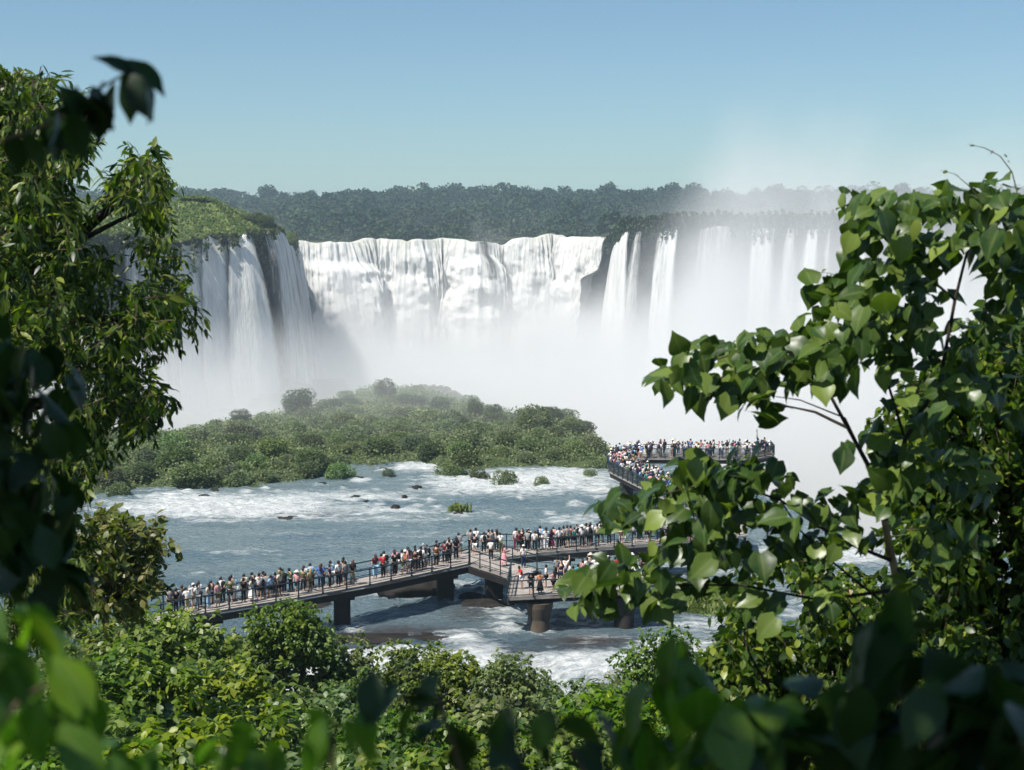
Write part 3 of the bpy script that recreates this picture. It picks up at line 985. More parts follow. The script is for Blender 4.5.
def pose(kind):
    """joint positions for a 1.70 m figure facing +Y"""
    J = dict(pelvis=(0, 0, .93, (.15, .10)), belly=(0, .01, 1.10, (.125, .09)), chest=(0, 0, 1.30, (.155, .10)), neck=(0, .0, 1.46, .055), head=(0, .02, 1.56, (.075, .085)), crown=(0, .015, 1.66, (.06, .07)))
    for s, q in ((-1, 'l'), (1, 'r')):
        J['hip' + q] = (s * .09, 0, .88, .085); J['knee' + q] = (s * .10, .015, .49, .058); J['ank' + q] = (s * .105, -.01, .085, .04); J['toe' + q] = (s * .12, .14, .035, .035)
        J['sh' + q] = (s * .175, 0, 1.39, .055); J['el' + q] = (s * .235, -.02, 1.13, .040); J['wr' + q] = (s * .24, .06, .90, .028); J['hd' + q] = (s * .235, .09, .82, .033)
    if kind == 'lean':
        for n_, dy, dz in (('belly', .04, -.01), ('chest', .10, -.03), ('neck', .17, -.05), ('head', .21, -.06), ('crown', .22, -.07), ('shl', .11, -.03), ('shr', .11, -.03)):
            x, y, z, r = J[n_]; J[n_] = (x, y + dy, z + dz, r)
        for s, q in ((-1, 'l'), (1, 'r')):
            J['el' + q] = (s * .23, .22, 1.14, .04); J['wr' + q] = (s * .12, .42, 1.14, .028); J['hd' + q] = (s * .05, .48, 1.14, .033)
    if kind == 'photo':
        for s, q in ((-1, 'l'), (1, 'r')):
            J['el' + q] = (s * .24, .20, 1.24, .04); J['wr' + q] = (s * .12, .33, 1.46, .028); J['hd' + q] = (s * .06, .35, 1.53, .033)
    if kind == 'onearm':
        J['elr'] = (.27, .05, 1.58, .04); J['wrr'] = (.22, .12, 1.80, .028); J['hdr'] = (.20, .14, 1.88, .033)
    if kind == 'hips':
        for s, q in ((-1, 'l'), (1, 'r')):
            J['el' + q] = (s * .36, -.06, 1.14, .04); J['wr' + q] = (s * .22, .04, .99, .028); J['hd' + q] = (s * .17, .06, .96, .033)
    if kind == 'step':
        J['kneel'] = (-.10, .16, .50, .058); J['ankl'] = (-.105, .22, .09, .04); J['toel'] = (-.11, .36, .035, .035)
        J['kneer'] = (.10, -.06, .49, .058); J['ankr'] = (.105, -.26, .13, .04); J['toer'] = (.115, -.14, .04, .035)
        J['ell'] = (-.24, -.10, 1.15, .04); J['wrl'] = (-.24, -.08, .92, .028); J['hdl'] = (-.24, -.06, .84, .033)
        J['elr'] = (.24, .06, 1.15, .04); J['wrr'] = (.22, .22, .97, .028); J['hdr'] = (.21, .27, .91, .033)
    if kind == 'sit':
        for n_ in list(J):
            if n_[:3] in ('kne', 'ank', 'toe'): continue
            x, y, z, r = J[n_]; J[n_] = (x, y, z - .46, r)
        for s, q in ((-1, 'l'), (1, 'r')):
            J['knee' + q] = (s * .13, .42, .47, .058); J['ank' + q] = (s * .13, .44, .085, .04); J['toe' + q] = (s * .14, .58, .035, .035)
            J['el' + q] = (s * .24, .14, .70, .04); J['wr' + q] = (s * .15, .34, .58, .028); J['hd' + q] = (s * .13, .40, .54, .033)
    return J
E_TORSO = [('pelvis', 'belly'), ('belly', 'chest'), ('chest', 'neck')]
E_BODY = E_TORSO + [('neck', 'head'), ('head', 'crown')]
for q in 'lr':
    E_BODY += [('pelvis', 'hip' + q), ('hip' + q, 'knee' + q), ('knee' + q, 'ank' + q), ('ank' + q, 'toe' + q), ('chest', 'sh' + q), ('sh' + q, 'el' + q), ('el' + q, 'wr' + q), ('wr' + q, 'hd' + q)]

def grow(r, k): return tuple(x + k for x in r) if hasattr(r, '__len__') else r + k
def part_skin(J, names, edges, k, mods=None):
    S = {}
    for n_ in names:
        x, y, z, r = J[n_]; S[n_] = (x, y, z, grow(r, k))
    for n_, v in (mods or {}).items(): S[n_] = v
    return skin(S, edges)
def lerpj(J, a, b, t_, k):
    A, B = J[a], J[b]
    ra = A[3] if not hasattr(A[3], '__len__') else A[3][0]; rb = B[3] if not hasattr(B[3], '__len__') else B[3][0]
    return (A[0] + (B[0] - A[0]) * t_, A[1] + (B[1] - A[1]) * t_, A[2] + (B[2] - A[2]) * t_, ra + (rb - ra) * t_ + k)

PM = {}
for kd in ('stand', 'lean', 'photo', 'onearm', 'hips', 'step', 'sit'):
    J = pose(kd)
    d = {}
    d['body'] = skin(J, E_BODY)
    ed = [('pelvis', 'belly'), ('belly', 'chest'), ('chest', 'shl'), ('chest', 'shr'), ('shl', 'sl'), ('shr', 'sr'), ('chest', 'nk')]
    d['shirt'] = part_skin(J, ['chest', 'belly', 'pelvis', 'shl', 'shr'], ed, .022,
                           {'sl': lerpj(J, 'shl', 'ell', .8, .024), 'sr': lerpj(J, 'shr', 'elr', .8, .024), 'nk': (J['neck'][0], J['neck'][1], J['neck'][2] - .03, .065),
                            'pelvis': (J['pelvis'][0], J['pelvis'][1], J['pelvis'][2] + .02, (.165, .118))})
    for nm, cut in (('trousers', .93), ('shorts', None)):
        ed = [('pelvis', 'hipl'), ('pelvis', 'hipr'), ('hipl', 'kl'), ('hipr', 'kr')]
        mods = {'kl': lerpj(J, 'hipl', 'kneel', .85, .03), 'kr': lerpj(J, 'hipr', 'kneer', .85, .03)} if cut is None else None
        if cut:
            ed += [('kl', 'al'), ('kr', 'ar')]
            mods = {'kl': (*J['kneel'][:3], .082), 'kr': (*J['kneer'][:3], .082), 'al': lerpj(J, 'kneel', 'ankl', cut, .025), 'ar': lerpj(J, 'kneer', 'ankr', cut, .025)}
        d[nm] = part_skin(J, ['pelvis', 'hipl', 'hipr'], ed, .018, mods)
    # long skirt
    hx, hy, hz, _ = J['pelvis']
    mb = MB()
    if kd != 'sit':
        mb.lathe((hx, hy, 0), [(.32, .30), (.34, .29), (.55, .24), (.8, .19), (.98, .155), (1.0, .14)], 14)
    else:
        mb.lathe((hx, hy + .12, 0), [(.30, .30), (.45, .28), (.58, .16)], 14)
    o = mb.build('skirt', RAIL, smooth=True); d['skirt'] = o.data; bpy.data.objects.remove(o)
    cx, cy, cz, _ = J['crown']; nx_, ny_, nz_, _ = J['neck']
    mb = MB(); mb.lathe((cx, cy - .02, cz), [(-.13, .085), (-.06, .098), (.0, .1), (.05, .075), (.085, .02)], 12)
    o = mb.build('hair', RAIL, smooth=True); d['hair'] = o.data; bpy.data.objects.remove(o)
    mb = MB(); mb.tube([(cx, cy - .035, cz + .07), (cx, cy - .05, cz - .02), (cx, cy - .075, cz - .18), (cx, cy - .10, cz - .38), (cx, cy - .09, cz - .46)], [.05, .1, .1, .085, .03], 10)
    o = mb.build('hair', RAIL, smooth=True); d['long_hair'] = o.data; bpy.data.objects.remove(o)
    mb = MB(); mb.lathe((cx, cy - .005, cz), [(-.01, .108), (.03, .106), (.07, .085), (.10, .02)], 12)
    mb.add([(cx - .08, cy + .08, cz), (cx + .08, cy + .08, cz), (cx + .06, cy + .2, cz - .02), (cx - .06, cy + .2, cz - .02), (cx - .08, cy + .08, cz + .018), (cx + .08, cy + .08, cz + .018), (cx + .06, cy + .2, cz - .004), (cx - .06, cy + .2, cz - .004)],
           [(3, 2, 1, 0), (4, 5, 6, 7), (0, 1, 5, 4), (1, 2, 6, 5), (2, 3, 7, 6), (3, 0, 4, 7)])
    o = mb.build('cap', RAIL, smooth=False); d['cap'] = o.data; bpy.data.objects.remove(o)
    mb = MB(); mb.lathe((cx, cy - .005, cz), [(-.015, .21), (.0, .215), (.012, .115), (.08, .10), (.115, .07), (.12, .01)], 16)
    o = mb.build('hat', RAIL, smooth=True); d['hat'] = o.data; bpy.data.objects.remove(o)
    x_, y_, z_, _ = J['chest']
    mb = MB(); b_ = MB()
    mb.lathe((x_, y_ - .19, z_ - .24), [(0, .10), (.04, .14), (.25, .15), (.36, .12), (.42, .05)], 10)
    o = mb.build('backpack', RAIL, smooth=True); d['backpack'] = o.data; bpy.data.objects.remove(o)
    PM[kd] = d

CLO = {'white': (.72, .72, .70), 'cream': (.62, .55, .43), 'grey': (.25, .26, .27), 'black': (.012, .012, .014), 'navy': (.02, .03, .08), 'red': (.50, .02, .03),
       'maroon': (.13, .015, .04), 'pink': (.62, .28, .30), 'light blue': (.28, .48, .66), 'blue': (.06, .15, .38), 'teal': (.03, .26, .24), 'olive': (.09, .11, .04),
       'orange': (.6, .22, .10), 'brown': (.12, .06, .035), 'green': (.04, .16, .07), 'khaki': (.33, .27, .17), 'yellow': (.6, .45, .08), 'purple': (.16, .07, .22), 'denim': (.07, .12, .22)}
CM = {}
def cm(c):
    if c not in CM: CM[c] = simple('cloth_' + c.replace(' ', '_'), CLO[c], .85, .15, .08, 6)
    return CM[c]
SKINM = [simple('skin_' + n_, c, .55, .35, .06, 8) for n_, c in (('fair', (.58, .36, .27)), ('tan', (.42, .24, .16)), ('brown', (.22, .12, .075)))]
HAIRC = {'dark': simple('hair_dark', (.012, .010, .009), .5, .4), 'brown': simple('hair_brown', (.06, .03, .018), .5, .4), 'blond': simple('hair_blond', (.34, .22, .10), .5, .4), 'grey': simple('hair_grey', (.4, .4, .39), .6, .3)}

def setm(o, mat):
    if not o.material_slots:
        o.data.materials.append(mat)
    o.material_slots[0].link = 'OBJECT'
    o.material_slots[0].material = mat
for d in PM.values():
    for me in d.values():
        if not me.materials: me.materials.append(RAIL)
NPEOPLE = 0
def person(x, y, z, face, shirt, low, lowc, head='dark', hc=None, kd='stand', h=1.7, pack=None, label='', group='visitors on the walkway'):
    """body mesh is the top-level object; clothes and hair are its parts"""
    global NPEOPLE
    d = PM[kd]
    b = bpy.data.objects.new('person', d['body']); COL.objects.link(b)
    setm(b, random.choice(SKINM))
    b.location = (x, y, z); b.rotation_euler = (0, 0, face); b.scale = (h / 1.7 * random.uniform(.95, 1.08),) * 2 + (h / 1.7,)
    tag(b, label, 'person', group)
    def ch(n_, key, mat):
        o = bpy.data.objects.new(n_, d[key]); COL.objects.link(o); setm(o, mat); o.parent = b
    ch('shirt', 'shirt', cm(shirt)); ch(low, low, cm(lowc))
    if head in ('cap', 'hat'):
        ch(head, head, cm(hc or 'white')); ch('hair', 'hair', HAIRC['dark'])
    elif head.startswith('long'):
        ch('hair', 'long_hair', HAIRC[head.split()[1]]); 
    else: ch('hair', 'hair', HAIRC[head])
    if pack: ch('backpack', 'backpack', cm(pack))
    NPEOPLE += 1
    return b

ORD = 'first second third fourth fifth sixth seventh eighth ninth tenth eleventh twelfth thirteenth fourteenth fifteenth sixteenth seventeenth eighteenth nineteenth twentieth'.split()
TENS = ['', '', 'twenty', 'thirty', 'forty', 'fifty', 'sixty', 'seventy', 'eighty', 'ninety']
def ordw(i):
    if i <= 20: return ORD[i - 1]
    t_, u_ = divmod(i, 10)
    if u_ == 0: return TENS[t_][:-1] + 'ieth'
    return TENS[t_] + '-' + ORD[u_ - 1]
def look(shirt, low, lowc, head, hc):
    hd = f'{hc or "white"} {head}' if head in ('cap', 'hat') else (f'{head} hair')
    return f'{shirt} top, {lowc} {low}, {hd}' if low != 'skirt' else f'{shirt} top, long {lowc} skirt'

# picture x, how far back across the deck (0 near rail .. 1 far rail), top, lower garment, its colour, head, head colour, pose, facing
T, S_, K_ = 'trousers', 'shorts', 'skirt'
RAMP = [
 (162, .6, 'grey', T, 'black', 'dark', None, 'stand'), (168, .5, 'black', T, 'black', 'dark', None, 'stand'), (174, .7, 'grey', T, 'navy', 'brown', None, 'stand'),
 (180, .3, 'white', S_, 'khaki', 'dark', None, 'lean'),
 (186, .75, 'white', S_, 'grey', 'cap', 'white', 'photo'), (190, .5, 'white', T, 'grey', 'dark', None, 'stand'), (194, .8, 'white', T, 'black', 'long brown', None, 'lean'),
 (202, .35, 'cream', T, 'light blue', 'long dark', None, 'stand'), (207, .8, 'brown', S_, 'navy', 'dark', None, 'lean'), (211.5, .45, 'pink', S_, 'olive', 'dark', None, 'stand'),
 (219, .7, 'white', T, 'black', 'dark', None, 'lean'), (224, .45, 'olive', S_, 'black', 'cap', 'black', 'hips'), (228.5, .8, 'grey', S_, 'grey', 'dark', None, 'lean'),
 (233, .6, 'light blue', T, 'white', 'grey', None, 'lean'), (238, .5, 'black', T, 'black', 'cap', 'black', 'stand'), (242, .75, 'cream', S_, 'black', 'dark', None, 'lean'),
 (246.5, .35, 'cream', K_, 'white', 'long dark', None, 'stand'), (251, .7, 'black', T, 'navy', 'dark', None, 'lean'), (254, .5, 'white', S_, 'black', 'dark', None, 'photo'),
 (258, .75, 'black', T, 'black', 'dark', None, 'stand'), (262, .5, 'grey', S_, 'denim', 'dark', None, 'lean'), (266, .4, 'light blue', S_, 'black', 'dark', None, 'stand'), (270.5, .65, 'navy', T, 'black', 'dark', None, 'hips'),
 (275, .4, 'cream', S_, 'black', 'blond', None, 'stand'), (279, .8, 'green', S_, 'black', 'dark', None, 'lean'),
 (283.5, .6, 'white', T, 'navy', 'dark', None, 'lean'), (288, .8, 'olive', T, 'black', 'cap', 'black', 'lean'), (293, .35, 'pink', S_, 'navy', 'hat', 'cream', 'stand'), (299, .65, 'olive', T, 'black', 'dark', None, 'stand'),
 (303, .8, 'white', S_, 'black', 'brown', None, 'lean'), (306.5, .35, 'khaki', S_, 'brown', 'long blond', None, 'stand'), (312, .6, 'light blue', T, 'black', 'dark', None, 'lean'), (317, .45, 'blue', T, 'navy', 'long brown', None, 'hips'),
 (321, .8, 'maroon', T, 'black', 'dark', None, 'lean'), (326.5, .4, 'navy', T, 'black', 'dark', None, 'stand'), (331, .75, 'light blue', S_, 'white', 'dark', None, 'lean'), (335.5, .5, 'white', T, 'black', 'dark', None, 'stand'),
 (340, .7, 'black', T, 'black', 'dark', None, 'photo'), (342.5, .35, 'grey', S_, 'navy', 'dark', None, 'stand'), (346.5, .6, 'white', T, 'black', 'dark', None, 'lean'), (350, .3, 'black', S_, 'khaki', 'long brown', None, 'stand'),
 (373, .6, 'maroon', T, 'light blue', 'long brown', None, 'stand'), (381.5, .5, 'red', T, 'black', 'dark', None, 'lean'), (385, .85, 'white', S_, 'grey', 'dark', None, 'lean'),
 (393, .4, 'black', T, 'black', 'dark', None, 'stand'), (396.5, .8, 'pink', S_, 'white', 'brown', None, 'lean'), (400.5, .35, 'white', S_, 'olive', 'dark', None, 'stand'), (404, .7, 'orange', S_, 'black', 'hat', 'cream', 'photo'),
 (407.5, .4, 'pink', S_, 'white', 'long dark', None, 'stand'), (411, .75, 'white', T, 'black', 'dark', None, 'lean'), (414, .5, 'black', T, 'black', 'dark', None, 'stand'), (417.5, .8, 'grey', S_, 'black', 'dark', None, 'lean'),
 (420, .55, 'white', T, 'black', 'dark', None, 'hips'), (424, .35, 'white', S_, 'grey', 'long dark', None, 'stand'), (427.5, .7, 'grey', S_, 'white', 'grey', None, 'lean'), (432, .6, 'white', S_, 'black', 'dark', None, 'lean'),
 (435.5, .4, 'brown', T, 'black', 'dark', None, 'stand'), (439.5, .75, 'black', S_, 'black', 'dark', None, 'lean'), (444, .5, 'maroon', T, 'black', 'dark', None, 'hips'), (448.5, .35, 'black', T, 'black', 'dark', None, 'stand'),
 (451, .75, 'white', S_, 'black', 'brown', None, 'lean'), (455.5, .5, 'black', T, 'black', 'long dark', None, 'stand'), (460.5, .7, 'grey', S_, 'grey', 'dark', None, 'lean')]
BACK = [
 (466, .5, 'white', T, 'black', 'dark', None, 'lean'), (470, .75, 'grey', T, 'black', 'dark', None, 'photo'), (474, .4, 'black', S_, 'white', 'dark', None, 'stand'), (478, .7, 'white', T, 'black', 'cap', 'black', 'lean'),
 (484, .5, 'white', T, 'black', 'dark', None, 'stand'), (489, .75, 'black', T, 'black', 'dark', None, 'photo'), (492.5, .5, 'grey', S_, 'navy', 'dark', None, 'stand'), (497, .7, 'cream', T, 'black', 'long dark', None, 'photo'),
 (501, .4, 'white', T, 'olive', 'dark', None, 'lean'), (517, .65, 'white', T, 'maroon', 'dark', None, 'stand'), (519.5, .35, 'maroon', S_, 'black', 'dark', None, 'stand'), (523, .8, 'black', T, 'black', 'long dark', None, 'stand'),
 (528.5, .5, 'grey', T, 'black', 'dark', None, 'lean'), (532, .7, 'white', S_, 'navy', 'cap', 'grey', 'lean'), (535.5, .35, 'white', T, 'black', 'brown', None, 'stand'), (539, .6, 'black', T, 'black', 'long dark', None, 'stand'),
 (543, .8, 'light blue', S_, 'white', 'dark', None, 'lean'), (547, .35, 'white', T, 'white', 'dark', None, 'stand'), (552.5, .45, 'maroon', K_, 'maroon', 'long dark', None, 'stand'), (556.5, .8, 'pink', S_, 'grey', 'dark', None, 'lean'),
 (560.5, .4, 'white', T, 'black', 'dark', None, 'hips'), (565, .65, 'black', T, 'black', 'dark', None, 'stand'), (568.5, .4, 'grey', S_, 'black', 'brown', None, 'stand'), (572, .6, 'red', S_, 'black', 'dark', None, 'stand'), (576, .45, 'teal', S_, 'black', 'dark', None, 'onearm'),
 (580, .8, 'white', T, 'grey', 'dark', None, 'lean'), (583.5, .35, 'white', T, 'black', 'hat', 'white', 'stand'), (588, .7, 'cream', S_, 'denim', 'dark', None, 'photo'), (591, .4, 'white', S_, 'black', 'dark', None, 'stand'),
 (595, .65, 'white', T, 'black', 'long dark', None, 'lean'), (599, .4, 'cream', S_, 'black', 'dark', None, 'stand'), (605, .6, 'white', S_, 'navy', 'dark', None, 'lean'), (611, .4, 'maroon', T, 'black', 'dark', None, 'stand'),
 (617, .7, 'white', T, 'denim', 'cap', 'red', 'lean'), (623, .45, 'black', S_, 'khaki', 'long brown', None, 'stand'), (629, .6, 'pink', T, 'white', 'dark', None, 'lean'), (636, .4, 'white', S_, 'navy', 'dark', None, 'stand'),
 (644, .6, 'navy', T, 'black', 'dark', None, 'lean')]
for px, q, sh, lo, lc, hd in ((649, .4, 'white', S_, 'black', 'dark'), (654, .7, 'pink', T, 'black', 'long dark'), (659, .4, 'black', T, 'denim', 'dark'), (664, .65, 'white', T, 'black', 'dark'), (669, .35, 'grey', S_, 'black', 'brown'), (674, .7, 'white', S_, 'navy', 'dark'), (680, .45, 'red', T, 'black', 'dark'), (686, .7, 'white', T, 'grey', 'long dark'), (692, .4, 'blue', S_, 'khaki', 'dark'), (698, .65, 'black', T, 'black', 'dark'), (705, .4, 'white', T, 'denim', 'dark'), (712, .6, 'cream', S_, 'black', 'dark')):
    BACK.append((px, q, sh, lo, lc, hd, None, 'lean' if q > .55 else 'stand'))
RAMPF = math.atan2(LN[-1][1] - LN[1][1], LN[-1][0] - LN[1][0])
PIX = {}
def row(L, A, B, where, base, end):
    for i, (px, q, sh, lo, lc, hd, hc, kd) in enumerate(L):
        p, f = mid_at(px, A, B)
        q2 = .14 + .72 * q
        c = p.lerp(f, q2)
        # put the figure where its own picture x is, not the slanted cross line's
        X = (px - 512) / 1500 * c.y
        d = (Vector(A[-1]) - Vector(A[0])).normalized()
        c = c + d * ((X - c.x) / max(.3, d.x + 0.0)) * .9
        fc = 0.35 + random.uniform(-.5, .5)
        if kd == 'lean' and q > .55: c = p.lerp(f, .80) + (c - p.lerp(f, q2)); fc = base
        elif kd == 'lean': fc = base + math.pi * 0.0
        if kd == 'stand': fc = random.choice([base, base + random.uniform(-1, 1), base + math.pi + random.uniform(-1, 1)])
        lab = f'{look(sh, lo, lc, hd, hc)}, {ordw(i + 1)} {end}'
        person(c.x, c.y, DZ, fc, sh, lo, lc, hd, hc, kd, random.uniform(1.58, 1.82), 'black' if sh == 'white' and i % 3 == 1 else None, lab)
row(RAMP, LN, LF, 'ramp', RAMPF, 'from left on long ramp')
BN0 = [LN[-1]] + BN; BF0 = [(-3.41, 115.85)] + BF
row(BACK, BN0, BF0, 'walk', .25, 'right of walkway corner')

def free(px, py, sh, lo, lc, hd, hc, kd, fc, lab, z=DZ - .03, h=1.7, pack=None, dy=0):
    p = on(px, py, z)
    return person(p.x, p.y + dy, z, fc, sh, lo, lc, hd, hc, kd, h, pack, lab)
free(504, 566, 'pink', K_, 'pink', 'long brown', None, 'step', -1.2, 'person in pink dress walking down the short ramp to the platform', h=1.62)
free(523.5, 568, 'white', T, 'navy', 'cap', 'white', 'stand', .2, 'person in white shirt and white cap entering the lower platform')
free(522, 589, 'red', S_, 'white', 'dark', None, 'lean', 1.9, 'person in red top bending over the left railing of the platform')
free(531, 594.5, 'black', S_, 'black', 'hat', 'grey', 'stand', .4, 'person in black with grey hat at left front railing of platform', h=1.6)
free(540, 594.5, 'orange', K_, 'black', 'brown', None, 'stand', .1, 'person in orange top and long black skirt at platform front railing', h=1.6)
free(553.5, 592, 'pink', S_, 'black', 'long dark', None, 'photo', 1.0, 'small person in pink top standing alone mid platform front', h=1.5)
free(561, 584, 'black', S_, 'navy', 'long dark', None, 'stand', 2.6, 'person in black top and navy shorts in middle of platform')
free(565.5, 581, 'white', S_, 'navy', 'dark', None, 'onearm', -.6, 'person in white top with raised arm in middle of platform')
free(569, 584, 'white', S_, 'grey', 'long brown', None, 'stand', -1.2, 'person in white top and grey shorts beside the seated pair', h=1.55)
free(573, 583, 'navy', S_, 'navy', 'dark', None, 'sit', 1.2, 'person in navy sitting low on the platform deck', z=DZ - .48)
free(578, 581, 'teal', T, 'black', 'dark', None, 'sit', .6, 'person in teal top sitting low on the platform deck', z=DZ - .48)
free(587, 581, 'white', S_, 'denim', 'dark', None, 'stand', .5, 'person in white top and denim shorts right of the back railing post')
free(590.5, 577, 'cream', S_, 'navy', 'hat', 'cream', 'photo', .2, 'person in cream top and cream hat right of back railing post')
free(595.5, 580, 'white', T, 'light blue', 'cap', 'white', 'hips', .1, 'person in white top with white cap on right half of platform')
free(601, 577, 'black', S_, 'white', 'dark', None, 'stand', .8, 'person in black top and white shorts on right half of platform')
free(604, 582, 'white', S_, 'black', 'long dark', None, 'photo', -.8, 'person in white top photographing on right half of platform')
free(609, 580, 'navy', T, 'teal', 'dark', None, 'stand', 2.2, 'person in navy top and teal trousers beside the red shirt on platform')
free(615, 580, 'red', S_, 'white', 'dark', None, 'hips', .2, 'person in bright red shirt above the leaves on the platform')
free(620, 576, 'black', T, 'black', 'dark', None, 'stand', .9, 'person all in black behind the red shirt on the platform')
free(626, 580, 'orange', S_, 'black', 'long brown', None, 'step', -1.4, 'person in orange top walking left near platform right end')
free(632, 577, 'pink', S_, 'white', 'hat', 'white', 'stand', .3, 'person in pink top and white hat at platform right end')
free(638, 579, 'white', T, 'black', 'dark', None, 'onearm', .5, 'person in white top with raised arm at platform right end')
free(644, 576, 'black', T, 'black', 'dark', None, 'stand', .4, 'person in black top and trousers at the farthest right of platform')

free(546, 588, 'white', S_, 'black', 'dark', None, 'hips', 1.4, 'person in white top and black shorts between orange top and small pink top', h=1.65)
free(557, 580, 'grey', T, 'black', 'cap', 'black', 'stand', .1, 'person in grey top with black cap at the back railing of platform')
free(582, 583, 'pink', S_, 'white', 'long dark', None, 'stand', 2.0, 'person in pink top and white shorts right of the seated pair')
free(592, 586, 'black', T, 'black', 'dark', None, 'lean', .4, 'person all in black left on the right half of platform')
free(598, 587, 'white', T, 'khaki', 'hat', 'white', 'stand', -.5, 'person in white top and khaki trousers with white hat on platform')
free(612, 586, 'cream', S_, 'black', 'brown', None, 'photo', .6, 'person in cream top photographing below the red shirt on platform')
free(606, 575, 'white', S_, 'denim', 'dark', None, 'stand', .1, 'person in white top at the back of platform left of red shirt')
free(630, 585, 'navy', S_, 'khaki', 'cap', 'red', 'stand', 1.0, 'person in navy top and red cap near platform right end')
free(636, 586, 'white', T, 'black', 'long brown', None, 'hips', -.3, 'person in white top with long brown hair near platform right end')

# crowds on the far walk
def along(P, q):
    L = [math.dist(P[i], P[i + 1]) for i in range(len(P) - 1)]; s = q * sum(L)
    for i, l in enumerate(L):
        if s <= l or i == len(L) - 1: return Vector(P[i]).lerp(Vector(P[i + 1]), s / l)
        s -= l
FAR_TOP = ['white'] * 9 + ['grey', 'black', 'black', 'black', 'pink', 'pink', 'light blue', 'blue', 'navy', 'maroon', 'cream', 'pink', 'teal', 'grey', 'blue', 'purple', 'green']
FAR_LOW = [(T, 'black'), (T, 'denim'), (T, 'navy'), (S_, 'black'), (S_, 'denim'), (S_, 'white'), (S_, 'khaki'), (T, 'grey')]
def crowd(A, B, n, q0, q1, end, rows, group):
    k = 0
    spots = []
    for j in range(n):
        q = q0 + (q1 - q0) * (j + random.uniform(-.3, .3)) / n
        w = rows[j % len(rows)] + random.uniform(-.05, .05)
        p = along(A, max(0, min(1, q))).lerp(along(B, max(0, min(1, q))), w)
        spots.append((proj(p.x, p.y, DZ)[0], p))
    spots.sort(key=lambda t_: t_[0])
    used = {}
    for i, (sx_, p) in enumerate(spots):
        sh = random.choice(FAR_TOP); lo, lc = random.choice(FAR_LOW)
        hd = random.choice(['dark', 'dark', 'dark', 'brown', 'long dark', 'long brown', 'cap', 'hat', 'blond'])
        hc = random.choice(['white', 'cream', 'black', 'grey']) if hd in ('cap', 'hat') else None
        kd = random.choice(['stand', 'lean', 'photo', 'stand', 'hips', 'stand', 'onearm'] if i % 3 else ['stand', 'lean'])
        person(p.x, p.y, DZ, random.uniform(-1.2, 1.2), sh, lo, lc, hd, hc, kd, random.uniform(1.55, 1.82), random.choice([None, None, None, 'black', 'navy']),
               f'{look(sh, lo, lc, hd, hc)}, {ordw(i + 1)} {end}', group)
crowd(AN[1:], AF[1:], 62, .18, 1.0, 'from left on far slanting walk', (.15, .4, .62, .85), 'visitors crowding the far slanting walk')
crowd(TL, TR, 92, .02, .97, 'from left on far balcony', (.12, .86, .3, .7, .5), 'visitors crowding the far balcony')
print('people', NPEOPLE)
# ================================================================== VEGETATION
G_ISL = leaf_mat('island_leaf', [(.048, .078, .030), (.100, .135, .050), (.19, .225, .09)], .25, .6, .3, vary=.45)
G_UND = leaf_mat('undergrowth_leaf', [(.080, .108, .042), (.135, .165, .065), (.21, .235, .10)], .25, .6, .3)
G_ITR = leaf_mat('island_tree_leaf', [(.022, .042, .020), (.045, .072, .032), (.09, .12, .05)], .2, .6, .3)
G_FOR = leaf_mat('forest_leaf', [(.008, .022, .014), (.024, .048, .022), (.070, .100, .035)], .12, .7, .2)
G_GRS = leaf_mat('grass_blade', [(.05, .09, .02), (.13, .17, .04), (.25, .24, .08)], .3, .6, .3)
G_MID = leaf_mat('shrub_leaf', [(.014, .042, .005), (.090, .150, .012), (.28, .32, .035)], .38, .42, .35, vary=.15)
G_DARK = leaf_mat('shade_darkened_leaf', [(.006, .020, .004), (.014, .040, .007), (.03, .07, .01)], .15, .45, .3)  # near foliage with its shade put into the colour, darker and less translucent
G_LFT = leaf_mat('lance_leaf', [(.008, .026, .005), (.045, .080, .010), (.24, .27, .05)], .32, .38, .3)
G_RGT = leaf_mat('heart_leaf', [(.005, .022, .004), (.024, .060, .007), (.17, .225, .04)], .24, .36, .35, rib=14)
G_VIN = leaf_mat('vine_leaf', [(.007, .026, .005), (.045, .088, .010), (.22, .26, .035)], .32, .36, .35)
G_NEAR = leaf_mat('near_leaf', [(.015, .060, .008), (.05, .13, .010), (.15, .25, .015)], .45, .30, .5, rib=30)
BARK = simple('bark', (.10, .075, .05), .9, .15, .35, 6, bump=.5)
BARKT = simple('tan_bark', (.34, .24, .13), .85, .2, .3, 9, bump=.5)
DBARK = simple('dark_bark', (.035, .028, .022), .9, .15, .35, 4, bump=.5)

def leaf_obj(name, P, size, kind, mat, parent=None, **k):
    V, F, T = leaves(P, size, kind, **k)
    return mesh_np(name, V, F, mat, parent=parent, attr={'tint': T, 'rib': np.tile(rib_of(kind), len(P))}, smooth=kind in ('blade', 'bigheart', 'heart'))

